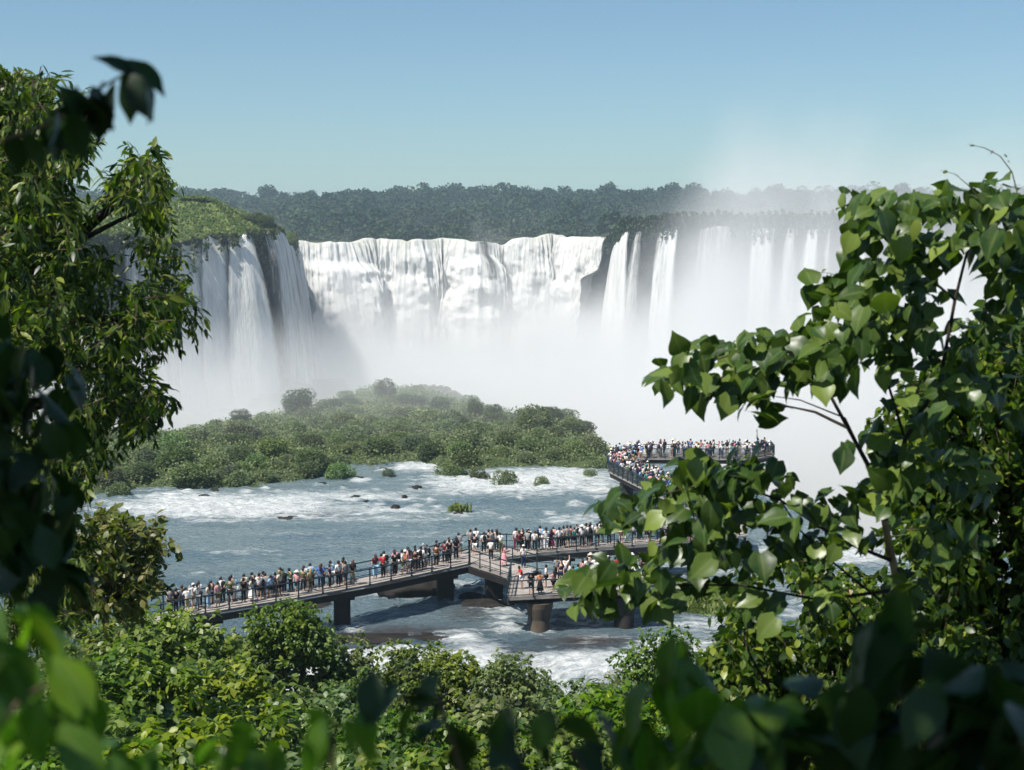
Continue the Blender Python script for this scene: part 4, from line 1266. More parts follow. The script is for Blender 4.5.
# ---- far woodland on the plateau: one mass of crowns
rs = np.random.default_rng(3)
n = 4200
Yf = 700 + 900 * rs.random(n) ** 0.9
Xf = (rs.random(n) * .80 - .40) * Yf
zf = plateau_z(Xf, Yf)
hh = rs.uniform(5, 14, n) * sst(650, 950, Yf) + 5 * (rs.random(n) > .9) * rs.random(n) + 6 * vnoise(Xf * .022, Yf * .015, s=44)
rr = rs.uniform(4.0, 7.5, n) * (.6 + .4 * sst(650, 1000, Yf))
per = 78
d = rs.normal(size=(n, per, 3)); d /= np.linalg.norm(d, axis=2)[..., None]
d[..., 2] = np.abs(d[..., 2]) * 1.0 - .25
lump = 1 + .28 * vnoise(d[..., 0] * 2 + np.arange(n)[:, None], d[..., 1] * 2, d[..., 2] * 2, 8)
P = np.stack([Xf, Yf, zf + hh - rr * .9], -1)[:, None] + d * (rr[:, None] * lump)[..., None] * np.array([1, 1, .95])
V, F, T = leaves(P.reshape(-1, 3), rs.uniform(1.3, 2.5, n * per), 'quad', out=d.reshape(-1, 3) * 1.0, droop=.1, spread=.8, rs=rs)
tt = np.repeat(np.clip(rs.normal(.45, .25, n), 0, 1), per * 4)
T = np.clip(T * .45 + tt * .55, 0, 1)
fo = mesh_np('woodland', V, F, G_FOR, attr={'tint': T})
tag(fo, 'dense dark green woodland covering the plateau behind the falls', 'woodland', kind='stuff')

def tree_mesh(seed, r, h, nleaf, size, kind, mat, lobes=7, name='crown', droop=.3, flat=.8, hollow=.55, spread=.7, ros=0, zlo=-.5):
    rs = np.random.default_rng(seed)
    L = [(0, 0, h - r * flat, r * .8, r * .8, r * flat * .9)]
    for i in range(lobes):
        a = rs.random() * 6.28; q = rs.uniform(.35, .72) * r
        L.append((math.cos(a) * q, math.sin(a) * q, h - r * flat + rs.uniform(zlo, .45) * r * flat, *(rs.uniform(.38, .6, 3) * r)))
    if ros:
        C_, dc = crown_points(nleaf // ros, L, rs, hollow)
        P = np.repeat(C_, ros, 0) + rs.normal(size=(len(C_) * ros, 3)) * size * .22
        a_ = rs.random(len(P)) * 6.283
        dd = np.stack([np.cos(a_), np.sin(a_), 0 * a_], -1) * 1.0 + np.repeat(dc, ros, 0) * .45
        nleaf = len(P)
    else: P, dd = crown_points(nleaf, L, rs, hollow)
    V, F, T = leaves(P, size * rs.uniform(.7, 1.25, nleaf), kind, out=dd, droop=droop, spread=spread, rs=rs)
    if ros: T = np.clip(T * .55 + .45 * np.repeat(rs.random(len(P) // ros), len(T) // (len(P) // ros)), 0, 1)
    o = mesh_np(name, V, F, mat, attr={'tint': T})
    me = o.data; bpy.data.objects.remove(o)
    return me, L
def trunk_mesh(seed, r, h, L, mat, rad=.12, base=-2.0):
    rs = random.Random(seed); m = MB()
    fork = h - r * 1.3
    m.tube([(0, 0, base), (.03 * r, .02, fork * .5), (0, 0, fork)], [rad * 1.4, rad, rad * .85], 7)
    for l in L[1:]:
        c = Vector(l[:3]); mid = c * .45 + Vector((rs.uniform(-.1, .1) * r, rs.uniform(-.1, .1) * r, fork * .5 + c.z * .05))
        mid.z = (fork + c.z) / 2
        m.tube([(0, 0, fork - .1), mid, c], [rad * .7, rad * .45, rad * .15], 5)
    m.tube([(0, 0, fork - .1), (0.05, 0, h - r * .5)], [rad * .8, rad * .2], 6)
    o = m.build('trunk', mat, smooth=True); me = o.data; bpy.data.objects.remove(o)
    return me
def inst(name, me, parent=None, loc=(0, 0, 0), rz=0, s=(1, 1, 1), mat=None):
    o = bpy.data.objects.new(name, me); COL.objects.link(o)
    o.location = loc; o.rotation_euler = (0, 0, rz); o.scale = s
    if parent: o.parent = parent
    return o

# ---- emergent trees along the skyline
EM = [tree_mesh(50 + i, 5.5, 13, 900, 1.2, 'quad', G_FOR, 8, droop=.1, hollow=.3) for i in range(4)]
EMT = [trunk_mesh(50 + i, 5.5, 13, EM[i][1], DBARK, .35) for i in range(4)]
for i in range(60):
    px = 195 + i * 13.4 + random.uniform(-8, 8)
    Y = random.uniform(1380, 1560)
    x = (px - 512) / 1500 * Y
    z = float(plateau_z(np.array([x]), np.array([Y]))[0])
    k = i % 4; s = random.choice([.5, .6, .7, .8, 1.0, 1.3, 1.6])
    root = empty('jungle_tree', (x, Y, z), random.uniform(0, 6), label=f'taller tree rising from the far woodland skyline, {ordw(i + 1)} from left', cat='tree', group='taller trees on the far skyline')
    inst('crown', EM[k][0], root, s=(s * 1.1, s * 1.1, s)); inst('trunk', EMT[k], root, s=(s, s, s))

# ---- promontory: grass over the top, shrubs at the brow, hanging growth on the lip
S, lx, ly, nx_, ny_, LV = LC
i0 = 60 - 1
rs = np.random.default_rng(21)
top = LV[i0:]
def top_pts(n, q0, q1, rs, s0=0, s1=1):
    a = rs.random(n) * (q1 - q0) + q0
    b = rs.random(n) * (s1 - s0) + s0
    r_ = a * (top.shape[0] - 1); c_ = b * (top.shape[1] - 1)
    ri = np.minimum(r_.astype(int), top.shape[0] - 2); ci = np.minimum(c_.astype(int), top.shape[1] - 2)
    fr = (r_ - ri)[:, None]; fc = (c_ - ci)[:, None]
    return (top[ri, ci] * (1 - fr) * (1 - fc) + top[ri + 1, ci] * fr * (1 - fc) + top[ri, ci + 1] * (1 - fr) * fc + top[ri + 1, ci + 1] * fr * fc)
P = top_pts(42000, 0, 1, rs)
gs = leaf_obj('cliff_grass', P, rs.uniform(.35, .9, len(P)), 'quad', G_GRS, out=np.tile([0, 0, 1.6], (len(P), 1)), droop=0, spread=.6, rs=rs)
tag(gs, 'yellow green grass over the top of the left promontory', 'grass', kind='stuff')
# hanging growth along the lip, thinned where the streams run
P = []
sp = [s_at(LC, a, 0, 402) for a in (179, 193, 207, 220, 236)]
for j in range(16000):
    ii = rs.integers(0, LV.shape[1])
    if min(abs(S[ii] - q) for q in sp) < 1.4 and rs.random() < .93: continue
    w = 6.5 + 6.0 * float(vnoise(np.array([S[ii] * .12]), np.array([3.]), s=90)[0])
    dz = rs.random() ** 1.6 * max(1.5, w)
    b = LV[i0, ii]
    P.append((b[0] + nx_[ii] * (.6 + rs.random() * .9), b[1] + ny_[ii] * (.6 + rs.random() * .9), b[2] + .7 - dz))
P = np.array(P)
hg = leaf_obj('hanging_growth', P, rs.uniform(.5, 1.1, len(P)), 'quad', G_ISL, out=None, droop=1.2, spread=.7, rs=rs)
tag(hg, 'dark green plants hanging over the brow of the left promontory', 'plants', kind='stuff')

# plants along the lip and ledges of the right-hand wall
S2, cx2, cy2, nx2, ny2, CV = CC
sel = np.where((cx2 > 38) & (cx2 < 200))[0]
ii = rs.choice(sel, 9000)
dz = rs.random(9000) ** 2 * (7 + 5 * vnoise(S2[ii] * .08, S2[ii] * 0, s=92))
b = CV[49, ii]
P = np.stack([b[:, 0] + nx2[ii] * (.6 + rs.random(9000)), b[:, 1] + ny2[ii] * (.6 + rs.random(9000)), b[:, 2] + 1.2 - dz], -1)
o = leaf_obj('wall_growth', P, rs.uniform(.6, 1.4, 9000), 'quad', G_FOR, droop=.8, spread=.8, rs=rs)
tag(o, 'dark plants fringing the top of the right wall of the canyon', 'plants', kind='stuff')

SH = [tree_mesh(100 + i, 1.6, 2.5, 3200, .15, 'quad', G_ISL, 6, 'shrub', droop=.1, flat=.9, hollow=.72) for i in range(7)]
def shrub(loc, s, sz, label, group, k=None, name='shrub', low=.4):
    k = random.randrange(7) if k is None else k
    o = inst(name, SH[k][0], None, (loc[0], loc[1], loc[2] - low), random.uniform(0, 6.28), (s, s * random.uniform(.9, 1.1), sz))
    tag(o, label, 'shrub' if name == 'shrub' else 'tree', group)
    return o
for j, (px, py, s) in enumerate(((172, 222, 1.7), (185, 215, 1.5), (200, 213, 1.2), (150, 218, 1.6), (215, 212, .9), (228, 214, .8), (246, 214, 1.3), (256, 214, 1.6), (266, 217, 1.7), (270, 224, 1.5), (130, 222, 1.7), (262, 232, 1.4), (241, 224, .9), (284, 238, 1.4), (292, 240, 1.1))):
    Y = 398 if py < 236 else 450
    p = at(px, py, Y + random.uniform(2, 8))
    shrub((p.x, p.y, p.z - 1.8 * s * .75), s * 1.0, s * .7, f'{ordw(j + 1)} dark green shrub along the brow of the left promontory above the falls', 'shrubs on the left promontory', low=0)

# ---- island
rs = np.random.default_rng(5)
pts = []
tries = 0
while len(pts) < 215 and tries < 20000:
    tries += 1
    x = rs.uniform(-60, 13.5); y = rs.uniform(158, 266)
    if not (isl_front(x) + .3 < y < isl_back(x) - 1.5): continue
    if float(isl_h(np.array([x]), np.array([y]))[0]) < .25: continue
    if any((x - a) ** 2 + (y - b) ** 2 < (2.8 if y < 215 else 3.7) ** 2 for a, b in pts): continue
    pts.append((x, y))
pts.sort(key=lambda q: q[1] - isl_front(q[0]))
ROWN = ['front row at the rapids', 'second row back', 'third row back', 'fourth row back', 'fifth row back', 'sixth row back', 'seventh row back', 'eighth row back', 'ridge row at the mist']
per_row = math.ceil(len(pts) / len(ROWN))
for r_ in range(len(ROWN)):
    L_ = sorted(pts[r_ * per_row:(r_ + 1) * per_row], key=lambda q: q[0] / q[1])
    for i_, (x, y) in enumerate(L_):
        z = float(isl_h(np.array([x]), np.array([y]))[0])
        s = (rs.uniform(.42, 1.0) if r_ < 6 else rs.uniform(.35, .75)) * (1.35 if rs.random() < .12 else 1)
        w = 'big' if s > 1.05 else ('small' if s < .7 else 'rounded')
        shrub((x, y, z), s * 1.3, s * rs.uniform(.75, 1.15), f'{w} green island shrub, {ordw(i_ + 1)} from left in the {ROWN[r_]}', 'shrubs covering the island')
# undergrowth between them
n = 110000
x = rs.uniform(-66, 14, n); y = rs.uniform(157, 268, n)
h_ = isl_h(x, y)
k = (h_ > -.1) & (y > isl_front(x) - .4) & (y < isl_back(x) - .5)
x, y, h_ = x[k], y[k], h_[k]
P = np.stack([x, y, h_ + rs.random(len(x)) ** 2 * (.9 + .5 * vnoise(x * .2, y * .2, s=31))], -1)
ug = leaf_obj('undergrowth', P, rs.uniform(.14, .34, len(P)), 'quad', G_UND, out=np.tile([0, 0, .9], (len(P), 1)), droop=0, spread=.9, rs=rs)
tag(ug, 'low green undergrowth covering the island between its shrubs', 'undergrowth', kind='stuff')
# taller trees that break the island's outline: picture x, top y, half width, distance
IT = [tree_mesh(140 + i, 2.2, 4.6, 6500, .17, 'quad', G_ITR, 16, droop=.15, flat=1.0, hollow=.7, zlo=-1.25) for i in range(3)]
ITT = [trunk_mesh(140 + i, 2.2, 4.6, IT[i][1], DBARK, .12) for i in range(3)]
for j, (px, ty, hw, Y, lab) in enumerate(((298, 389, 16, 222, 'rounded dark tree on the left part of the island ridge'), (386, 377, 12, 240, 'pointed dark tree highest on the island ridge'), (348, 396, 12, 232, 'small tree between the two biggest island trees'),
        (330, 399, 13, 228, 'broad low tree right of the rounded dark island tree'), (440, 396, 12, 226, 'tree beside the dip right of the pointed island tree'), (475, 398, 9, 214, 'small round tree alone on the island right ridge'), (492, 404, 9, 210, 'small tree just right of the small round island tree'),
        (415, 395, 13, 232, 'wide tree right of the pointed dark island tree'), (405, 393, 10, 234, 'narrow tree touching the pointed island tree'), (345, 425, 12, 200, 'dark tree in the middle of the island above the rapids'), (240, 408, 12, 208, 'low tree at the left end of the island ridge'), (525, 408, 13, 205, 'tree at the left of the island right mound'), (552, 408, 14, 203, 'tree on top of the island right mound'))):
    p = at(px, ty, Y); z0 = float(isl_h(np.array([p.x]), np.array([Y]))[0]); hgt = p.z - z0
    s = hw / 1500 * Y / 2.2
    root = empty('island_tree', (p.x, Y, z0), random.uniform(0, 6), label=lab, cat='tree', group='trees on the island ridge')
    inst('crown', IT[j % 3][0], root, s=(s, s, hgt / 4.6)); inst('trunk', ITT[j % 3], root, s=(s, s, hgt / 4.6))
# hazy wooded hump beyond the island
hump = rock_mesh('far_islet', 10.5, 7, 9.5, 3, GORGE, 40, loc=at(425, 400, 285) - Vector((0, 0, 10))); tag(hump, kind='structure')
rs = np.random.default_rng(9)
d = rs.normal(size=(9000, 3)); d /= np.linalg.norm(d, axis=1)[:, None]; d[:, 2] = np.abs(d[:, 2])
P = np.array(hump.location) + d * np.array([13, 9, 12]) * (1.0 + .12 * vnoise(d[:, 0] * 3, d[:, 1] * 3, d[:, 2] * 3, 4))[:, None]
o = leaf_obj('islet_growth', P, rs.uniform(.6, 1.3, len(P)), 'quad', G_ISL, out=d, droop=0, spread=.8, rs=rs)
tag(o, 'misty green growth on the islet behind the island', 'plants', kind='stuff')

# ---- shrubs standing in the river, rocks
for px, py, hw, lab in ((502, 486, 15, 'round shrub in the river, widest of those in the white water'), (478, 478, 11, 'shrub in the river touching the widest white water shrub'), (540, 486, 9, 'small round shrub alone in the white water right of centre'),
        (445, 476, 13, 'bushy shrub at the river edge before the island'), (338, 478, 15, 'pale shrub in the river before the island middle'), (388, 476, 7, 'smallest shrub in the river left of the white water'), (590, 478, 8, 'small shrub in the white water near the far walkway'),
        (232, 483, 17, 'broad shrub at the river edge of the left island arm'), (195, 485, 15, 'dark shrub at river edge left of the broad one'), (120, 496, 13, 'round shrub in the river beside the left tree'), (215, 493, 5, 'tiny shrub on a tilted rock in the river'), (461, 477, 9, 'shrub in the river between the bushy and the widest shrubs')):
    p = on(px, py, 0); s = hw / 1500 * p.y / 1.6
    shrub((p.x, p.y, 0), s, s * .92, lab, 'shrubs standing in the river', low=.5 * s)
RK = []
for i in range(5):
    o = rock_mesh('rock', 1, 1, .6, 30 + i, ROCKM, 34, sub=.6); RK.append(o.data); bpy.data.objects.remove(o)
for j, (px, py, hw, st, lab) in enumerate(ROCKS):
    p = on(px, py, 0); s = hw / 1500 * p.y
    o = inst('rock', RK[j % 5], None, (p.x, p.y, -.05), random.uniform(0, 6), (s, s * .8, s * st * 1.5)); tag(o, lab, 'rock', 'rocks in the river')
p = on(459, 513, 0)
Pn = np.array([p.x, p.y, .2]) + rs.normal(size=(260, 3)) * np.array([.45, .3, .1])
o = leaf_obj('reed_tuft', Pn, rs.uniform(.4, .8, 260), 'lance', G_GRS, out=np.tile([0, 0, 2.0], (260, 1)), droop=0, spread=.5, rs=rs)
tag(o, 'dry reed tuft on a low rock in the rapids', 'reeds')
# rocks beneath the walkway and in the cascade
for j, (px, py, w, d_, h_, z, lab) in enumerate(((415, 593, 3.0, 2.0, 1.7, .1, 'large dark rock in shade under the long ramp'), (392, 590, 1.8, 1.3, .8, 0, 'dark rock left of the large one under the ramp'), (486, 606, 1.9, 1.2, .75, -.1, 'wet speckled rock before the short ramp pier'), (472, 598, 1.2, .8, .6, 0, 'flat wet rock behind the speckled rock'),
        (515, 628, 1.0, .9, .7, -.2, 'black rock at the foot of the round column'), (350, 640, 4.2, 1.4, .7, -.1, 'brown rock ledge at the top of the left cascade'), (430, 636, 3.0, 1.2, .6, -.15, 'brown rock ledge before the round column'), (590, 648, 3.4, 1.2, .7, -.25, 'brown ledge under the platform cascade'), (555, 655, 2.2, 1.0, .45, -.25, 'brown rock in the white cascade'), (640, 652, 1.4, 1.0, .6, -.2, 'dark rock right in the white cascade'), (300, 606, 2.4, 1.2, .45, 0, 'dark rock near the far side of the ramp left pier'))):
    p = on(px, py, 0)
    o = inst('rock', RK[(j + 2) % 5], None, (p.x, p.y, z), random.uniform(-.2, .2), (w, d_, h_)); tag(o, lab, 'rock', 'rocks by the walkway')
# grassy islet at right
p = on(705, 600, 0)
o = rock_mesh('grassy_islet', 4.8, 3.6, 1.3, 8, GRASSG, 30, loc=(p.x, p.y - 1, -.2)); tag(o, kind='structure')
d = rs.normal(size=(3500, 3)); d /= np.linalg.norm(d, axis=1)[:, None]; d[:, 2] = np.abs(d[:, 2])
o = leaf_obj('islet_grass', np.array(o.location) + d * np.array([4.8, 3.6, 1.3]), rs.uniform(.3, .6, 3500), 'lance', G_GRS, out=np.tile([0, 0, 1.8], (3500, 1)), droop=0, spread=.6, rs=rs)
tag(o, 'yellow green grass on the islet right of the platform', 'grass', kind='stuff')

# ================================================================== NEARER TREES
MT = [tree_mesh(200 + i, 2.3, 5.0, 5400, .25, 'oval', G_MID, 15, droop=.75, flat=.85, hollow=.62, spread=.35, ros=8) for i in range(5)]
MTT = [trunk_mesh(200 + i, 2.3, 5.0, MT[i][1], BARK, .09, -6) for i in range(5)]
NUM = 0
def midtree(px, ty, Y, s=1.0, lab=''):
    global NUM
    p = at(px, ty, Y); k = NUM % 5; NUM += 1
    root = empty('leafy_tree', (p.x, Y, p.z - 5.0 * s), random.uniform(0, 6.28), label=lab, cat='tree', group='leafy trees on the slope below the viewpoint')
    inst('crown', MT[k][0], root, s=(s, s, s)); inst('trunk', MTT[k], root, s=(s, s, s))
rows_ = [
 (50, 'back', [(68, 614, .9), (112, 608, 1.0), (150, 602, 1.0), (188, 606, 1.0), (222, 636, .8), (252, 624, .75), (280, 598, .55), (302, 612, .55), (325, 638, .75), (352, 664, .7), (390, 689, .7)]),
 (41, 'second', [(30, 648, 1.0), (90, 648, 1.0), (150, 653, 1.0), (210, 658, 1.0), (270, 663, .9), (325, 688, .9), (372, 706, .8), (425, 639, .52), (452, 651, .45), (510, 647, .42), (560, 675, .6), (625, 671, .6), (655, 625, .45), (690, 667, .6), (735, 698, .8), (480, 699, .8)]),
 (32, 'third', [(60, 698, 1.0), (130, 703, 1.0), (205, 698, 1.0), (280, 708, .9), (345, 721, .8), (405, 699, .7), (460, 689, .7), (520, 694, .7), (575, 684, .7), (630, 687, .7), (690, 699, .8), (760, 713, .9), (830, 708, 1.0), (900, 708, 1.0), (980, 698, 1.0)]),
 (25, 'front', [(40, 748, .9), (120, 753, .9), (200, 753, .9), (280, 753, .9), (350, 761, .8), (420, 737, .8), (490, 734, .7), (550, 729, .7), (610, 734, .7), (670, 739, .8), (740, 753, .9), (830, 748, 1.0), (930, 748, 1.0)])]
for Y, rn, L in rows_:
    for i, (px, ty, s) in enumerate(L):
        midtree(px, ty, Y + random.uniform(-1.5, 1.5), s, f'leafy green tree, {ordw(i + 1)} from left in the {rn} row below the viewpoint')

def inpoly(px, py, poly):
    ins = np.zeros(len(px), bool); j = len(poly) - 1
    for i in range(len(poly)):
        xi, yi = poly[i]; xj, yj = poly[j]
        c = ((yi > py) != (yj > py)) & (px < (xj - xi) * (py - yi) / (yj - yi + 1e-9) + xi)
        ins ^= c; j = i
    return ins
def fill(poly, n, rs, holes=(), noise=.0, ns=.02, seed=0):
    """n picture points inside an outline, thinned by noise so light gets through"""
    P = np.array(poly, float); lo = P.min(0); hi = P.max(0); out = []
    tot = 0
    while tot < n:
        q = lo + rs.random((n * 3, 2)) * (hi - lo)
        k = inpoly(q[:, 0], q[:, 1], poly)
        for h_ in holes: k &= ~(((q[:, 0] - h_[0]) / h_[2]) ** 2 + ((q[:, 1] - h_[1]) / h_[3]) ** 2 < 1)
        if noise: k &= (vnoise(q[:, 0] * ns, q[:, 1] * ns, s=seed) + .6 * vnoise(q[:, 0] * ns * 2.7, q[:, 1] * ns * 2.7, s=seed + 1)) > noise - .9
        out.append(q[k]); tot += k.sum()
    return np.concatenate(out)[:n]
def w3(q, Y):
    u = (q[:, 0] - W_ / 2) / FPX; v = -(q[:, 1] - H_ / 2) / FPX
    dy = CP + v * SP; dz = -SP + v * CP
    return np.stack([u / dy * Y, Y, CAMZ + dz / dy * Y], -1)
def sprays(q, Y, per, length, rs, droop=.8, out=None):
    """twigs hanging from each point; returns leaf roots and twig segments"""
    A = w3(q, Y); n = len(A)
    d = rs.normal(size=(n, 3)) * .7
    if out is not None: d += out
    d[:, 2] -= droop * .6
    d /= np.linalg.norm(d, axis=1)[:, None]
    t_ = np.tile(np.linspace(.1, 1, per), (n, 1))[..., None]
    L = length * rs.uniform(.6, 1.3, n)[:, None, None]
    P = A[:, None] + d[:, None] * t_ * L
    P[..., 2] -= (t_[..., 0] ** 2) * L[..., 0] * droop * .5
    P += rs.normal(size=P.shape) * length * .06
    D_ = np.repeat(d[:, None], per, 1)
    return P.reshape(-1, 3), D_.reshape(-1, 3), A, P[:, -1]

def twigs_mesh(name, A, B, rad, mat, parent):
    """thin three-sided twigs A->B, vectorised"""
    n = len(A); d = B - A; d /= np.linalg.norm(d, axis=1)[:, None] + 1e-9
    x = np.cross(d, [0.3, .5, .8]); x /= np.linalg.norm(x, axis=1)[:, None]; y = np.cross(d, x)
    V = []
    for base, r in ((A, rad), (B, rad * .4)):
        for a in (0, 2.094, 4.189):
            V.append(base + (x * math.cos(a) + y * math.sin(a)) * r)
    V = np.stack(V, 1).reshape(-1, 3)
    f = np.array([(0, 1, 4, 3), (1, 2, 5, 4), (2, 0, 3, 5)])
    F = (f[None] + (np.arange(n) * 6)[:, None, None]).reshape(-1, 4)
    return mesh_np(name, V, F, mat, parent=parent)

# ---- left tree: narrow hanging leaves
rs = np.random.default_rng(77)
LPOLY = [(-60, 66), (18, 70), (40, 62), (54, 72), (56, 92), (82, 102), (88, 124), (84, 150), (104, 176), (122, 164), (136, 152), (152, 150), (164, 164), (166, 186), (162, 214), (168, 262), (174, 290),
         (190, 308), (194, 322), (184, 336), (168, 350), (152, 366), (160, 392), (166, 412), (150, 424), (122, 430), (104, 446), (94, 480), (90, 560), (60, 640), (-60, 640)]
q = fill(LPOLY, 3300, rs, holes=[(125, 222, 26, 18), (104, 300, 12, 8), (112, 150, 16, 16), (75, 262, 9, 7)], noise=.55, ns=.022, seed=11)
Y = 15.8 + rs.normal(size=len(q)) * 1.5
troot = empty('leaning_tree', (-9.5, 16, 13), label='big tree with narrow drooping leaves filling the left edge of the photo', cat='tree')
def kid(o, root):
    o.parent = root; o.matrix_parent_inverse = Matrix.Translation([-c for c in root.location]); return o
P, D_, A, B = sprays(q, Y, 11, .24, rs, .3)
kid(leaf_obj('crown', P, rs.uniform(.09, .165, len(P)), 'lance', G_LFT, out=D_ * .6, droop=.7, spread=.6, rs=rs), troot)
kid(twigs_mesh('twigs', A, B, .006, BARK, None), troot)
m = MB()
base = Vector((-9.5, 16, 13))
m.tube([base + Vector((-.4, 0, -6)), base, at(-30, 500, 16), at(-20, 380, 15.8), at(0, 260, 15.6), at(20, 150, 15.5), at(35, 80, 15.5)], [.3, .28, .24, .18, .13, .07, .02], 9)
for a, b, c in (((-20, 420), (60, 400), (150, 408)), ((-10, 340), (80, 320), (180, 318)), ((0, 290), (60, 250), (160, 200)), ((10, 220), (40, 170), (70, 115)), ((-25, 470), (40, 460), (92, 455)), ((60, 250), (120, 200), (150, 155)), ((-10, 360), (70, 370), (170, 385)), ((20, 200), (0, 130), (-10, 90))):
    m.tube([at(*a, 15.8), at(*b, 15.4), at(*c, 15.2 + random.uniform(-.5, .5))], [.07, .04, .008], 6)
kid(m.build('trunk', DBARK, smooth=True), troot)

# olive bush low at the left
q = fill([(90, 530), (100, 518), (128, 520), (152, 526), (158, 545), (150, 570), (156, 592), (120, 606), (60, 610), (60, 560)], 420, rs, noise=.35, ns=.04, seed=3)
Y = 33 + rs.normal(size=len(q)) * 1.0
broot = empty('olive_bush', (-9.2, 33, 9), label='olive green bush between the left tree and the walkway end', cat='bush')
P, D_, A, B = sprays(q, Y, 16, .5, rs, .2)
kid(leaf_obj('crown', P, rs.uniform(.14, .24, len(P)), 'oval', leaf_mat('olive_leaf', [(.05, .06, .015), (.10, .12, .025), (.19, .16, .05)], .3, .45, .4), out=D_ * .5, droop=.3, spread=.7, rs=rs), broot)
kid(twigs_mesh('twigs', A, B, .01, BARK, None), broot)

# ---- right tree: big heart-shaped leaves
rroot = empty('heart_leaved_tree', (2.6, 9.4, 21), label='tree with large heart shaped leaves reaching in from the right edge', cat='tree')
CL = [(862, 212, 24, 18, 12), (900, 214, 30, 18, 14), (945, 210, 25, 14, 11), (990, 202, 28, 18, 14), (1015, 230, 20, 35, 12), (880, 248, 38, 24, 18), (925, 253, 35, 26, 16), (970, 236, 32, 22, 14), (1008, 275, 22, 30, 12), (880, 288, 42, 22, 17), (925, 298, 24, 26, 10),
      (835, 294, 26, 16, 9), (848, 326, 42, 24, 22), (900, 338, 38, 28, 18), (805, 352, 36, 18, 14), (748, 350, 34, 14, 12), (712, 358, 26, 14, 9), (682, 380, 24, 18, 10), (665, 384, 10, 14, 4), (730, 386, 34, 18, 12), (775, 384, 34, 20, 14), (820, 372, 38, 22, 14), (868, 362, 32, 22, 11), (762, 420, 10, 22, 5),
      (745, 402, 16, 14, 4), (700, 394, 10, 12, 3), (948, 352, 32, 28, 11), (1002, 335, 22, 45, 12), (620, 508, 26, 10, 6), (674, 496, 30, 13, 11), (708, 484, 32, 17, 15), (740, 482, 32, 20, 14), (775, 486, 18, 20, 7), (690, 515, 46, 18, 16), (740, 518, 36, 18, 12), (640, 528, 30, 12, 6), (792, 516, 22, 24, 7), (832, 516, 20, 20, 6), (865, 443, 5, 5, 1),
      (843, 455, 6, 5, 1), (876, 500, 16, 10, 3), (575, 598, 16, 14, 5), (610, 586, 32, 16, 12), (645, 588, 22, 20, 9), (598, 612, 14, 12, 4), (628, 572, 28, 8, 5), (682, 596, 26, 16, 7), (722, 572, 26, 24, 8), (765, 560, 22, 20, 7), (655, 612, 10, 12, 3), (905, 400, 20, 26, 6), (930, 430, 16, 20, 5), (885, 470, 14, 16, 4), (960, 395, 30, 24, 8), (1000, 410, 20, 30, 8), (800, 548, 22, 16, 6), (850, 545, 24, 18, 7), (890, 520, 14, 18, 4), (905, 600, 22, 30, 8), (930, 560, 18, 26, 6), (820, 600, 24, 20, 7), (770, 615, 24, 18, 6), (680, 548, 30, 12, 7), (725, 545, 24, 14, 6), (885, 440, 16, 22, 6), (905, 480, 16, 24, 7), (870, 505, 18, 14, 5), (945, 470, 24, 24, 7), (980, 480, 24, 30, 7), (960, 540, 26, 24, 7)]
Q = []; YY = []
for cx, cy, rx, ry, nn in CL:
    Yc = 9.0 + random.uniform(-.5, .5)
    nn = int(nn * 2.5)
    a = rs.random(nn) * 6.283; r_ = np.sqrt(rs.random(nn))
    Q.append(np.stack([cx + np.cos(a) * r_ * rx, cy - 8 + np.sin(a) * r_ * ry], -1)); YY.append(Yc + rs.normal(size=nn) * .38)
Q = np.concatenate(Q); YY = np.concatenate(YY)
P = w3(Q, YY)
o_ = rs.normal(size=(len(P), 3)) * .3; o_[:, 0] -= .35; o_[:, 1] -= .45
kid(leaf_obj('crown', P, rs.uniform(.07, .175, len(P)), 'bigheart', G_RGT, out=o_, droop=.95, spread=.85, rs=rs, twist=1.1), rroot)
m = MB()
def br(pts, rad):
    m.tube([at(a, b, y) for a, b, y in pts], rad, 6)
br([(915, 760, 9.8), (905, 615, 9.4), (888, 540, 9.2), (882, 505, 9.1)], [.045, .028, .024, .02])
kid(m.build('trunk', BARKT, smooth=True), rroot)
m = MB()
br([(882, 505, 9.1), (868, 465, 9.0), (848, 428, 9), (815, 412, 9), (782, 405, 9)], [.018, .015, .012, .009, .004])
br([(848, 428, 9), (830, 395, 9), (800, 365, 9), (740, 352, 9), (690, 368, 8.9)], [.012, .01, .008, .006, .003])
br([(885, 520, 9.1), (905, 440, 9.1), (940, 380, 9.1), (955, 300, 9.1), (975, 220, 9.1), (1000, 190, 9.1)], [.018, .014, .012, .01, .007, .003])
br([(955, 300, 9.1), (920, 270, 9.0), (870, 225, 9)], [.009, .007, .003])
br([(905, 440, 9.1), (890, 390, 9), (870, 340, 9), (830, 300, 9)], [.01, .008, .006, .003])
br([(858, 445, 9.0), (845, 418, 8.9), (800, 400, 8.9), (765, 395, 8.9)], [.007, .006, .004, .002])
br([(890, 560, 9.2), (840, 540, 9.1), (780, 500, 9), (720, 480, 9), (640, 500, 8.9)], [.014, .012, .009, .006, .003])
br([(895, 590, 9.3), (820, 600, 9.1), (740, 585, 9), (660, 585, 9), (590, 595, 8.9)], [.013, .01, .008, .006, .003])
br([(780, 500, 9), (800, 530, 9), (830, 560, 9), (880, 600, 9.2)], [.006, .006, .007, .008])
br([(770, 690, 9.2), (750, 655, 9), (745, 640, 9)], [.012, .008, .005])
br([(870, 640, 9.2), (850, 610, 9.1), (835, 590, 9.1)], [.012, .008, .004])
kid(m.build('branches', DBARK, smooth=True), rroot)
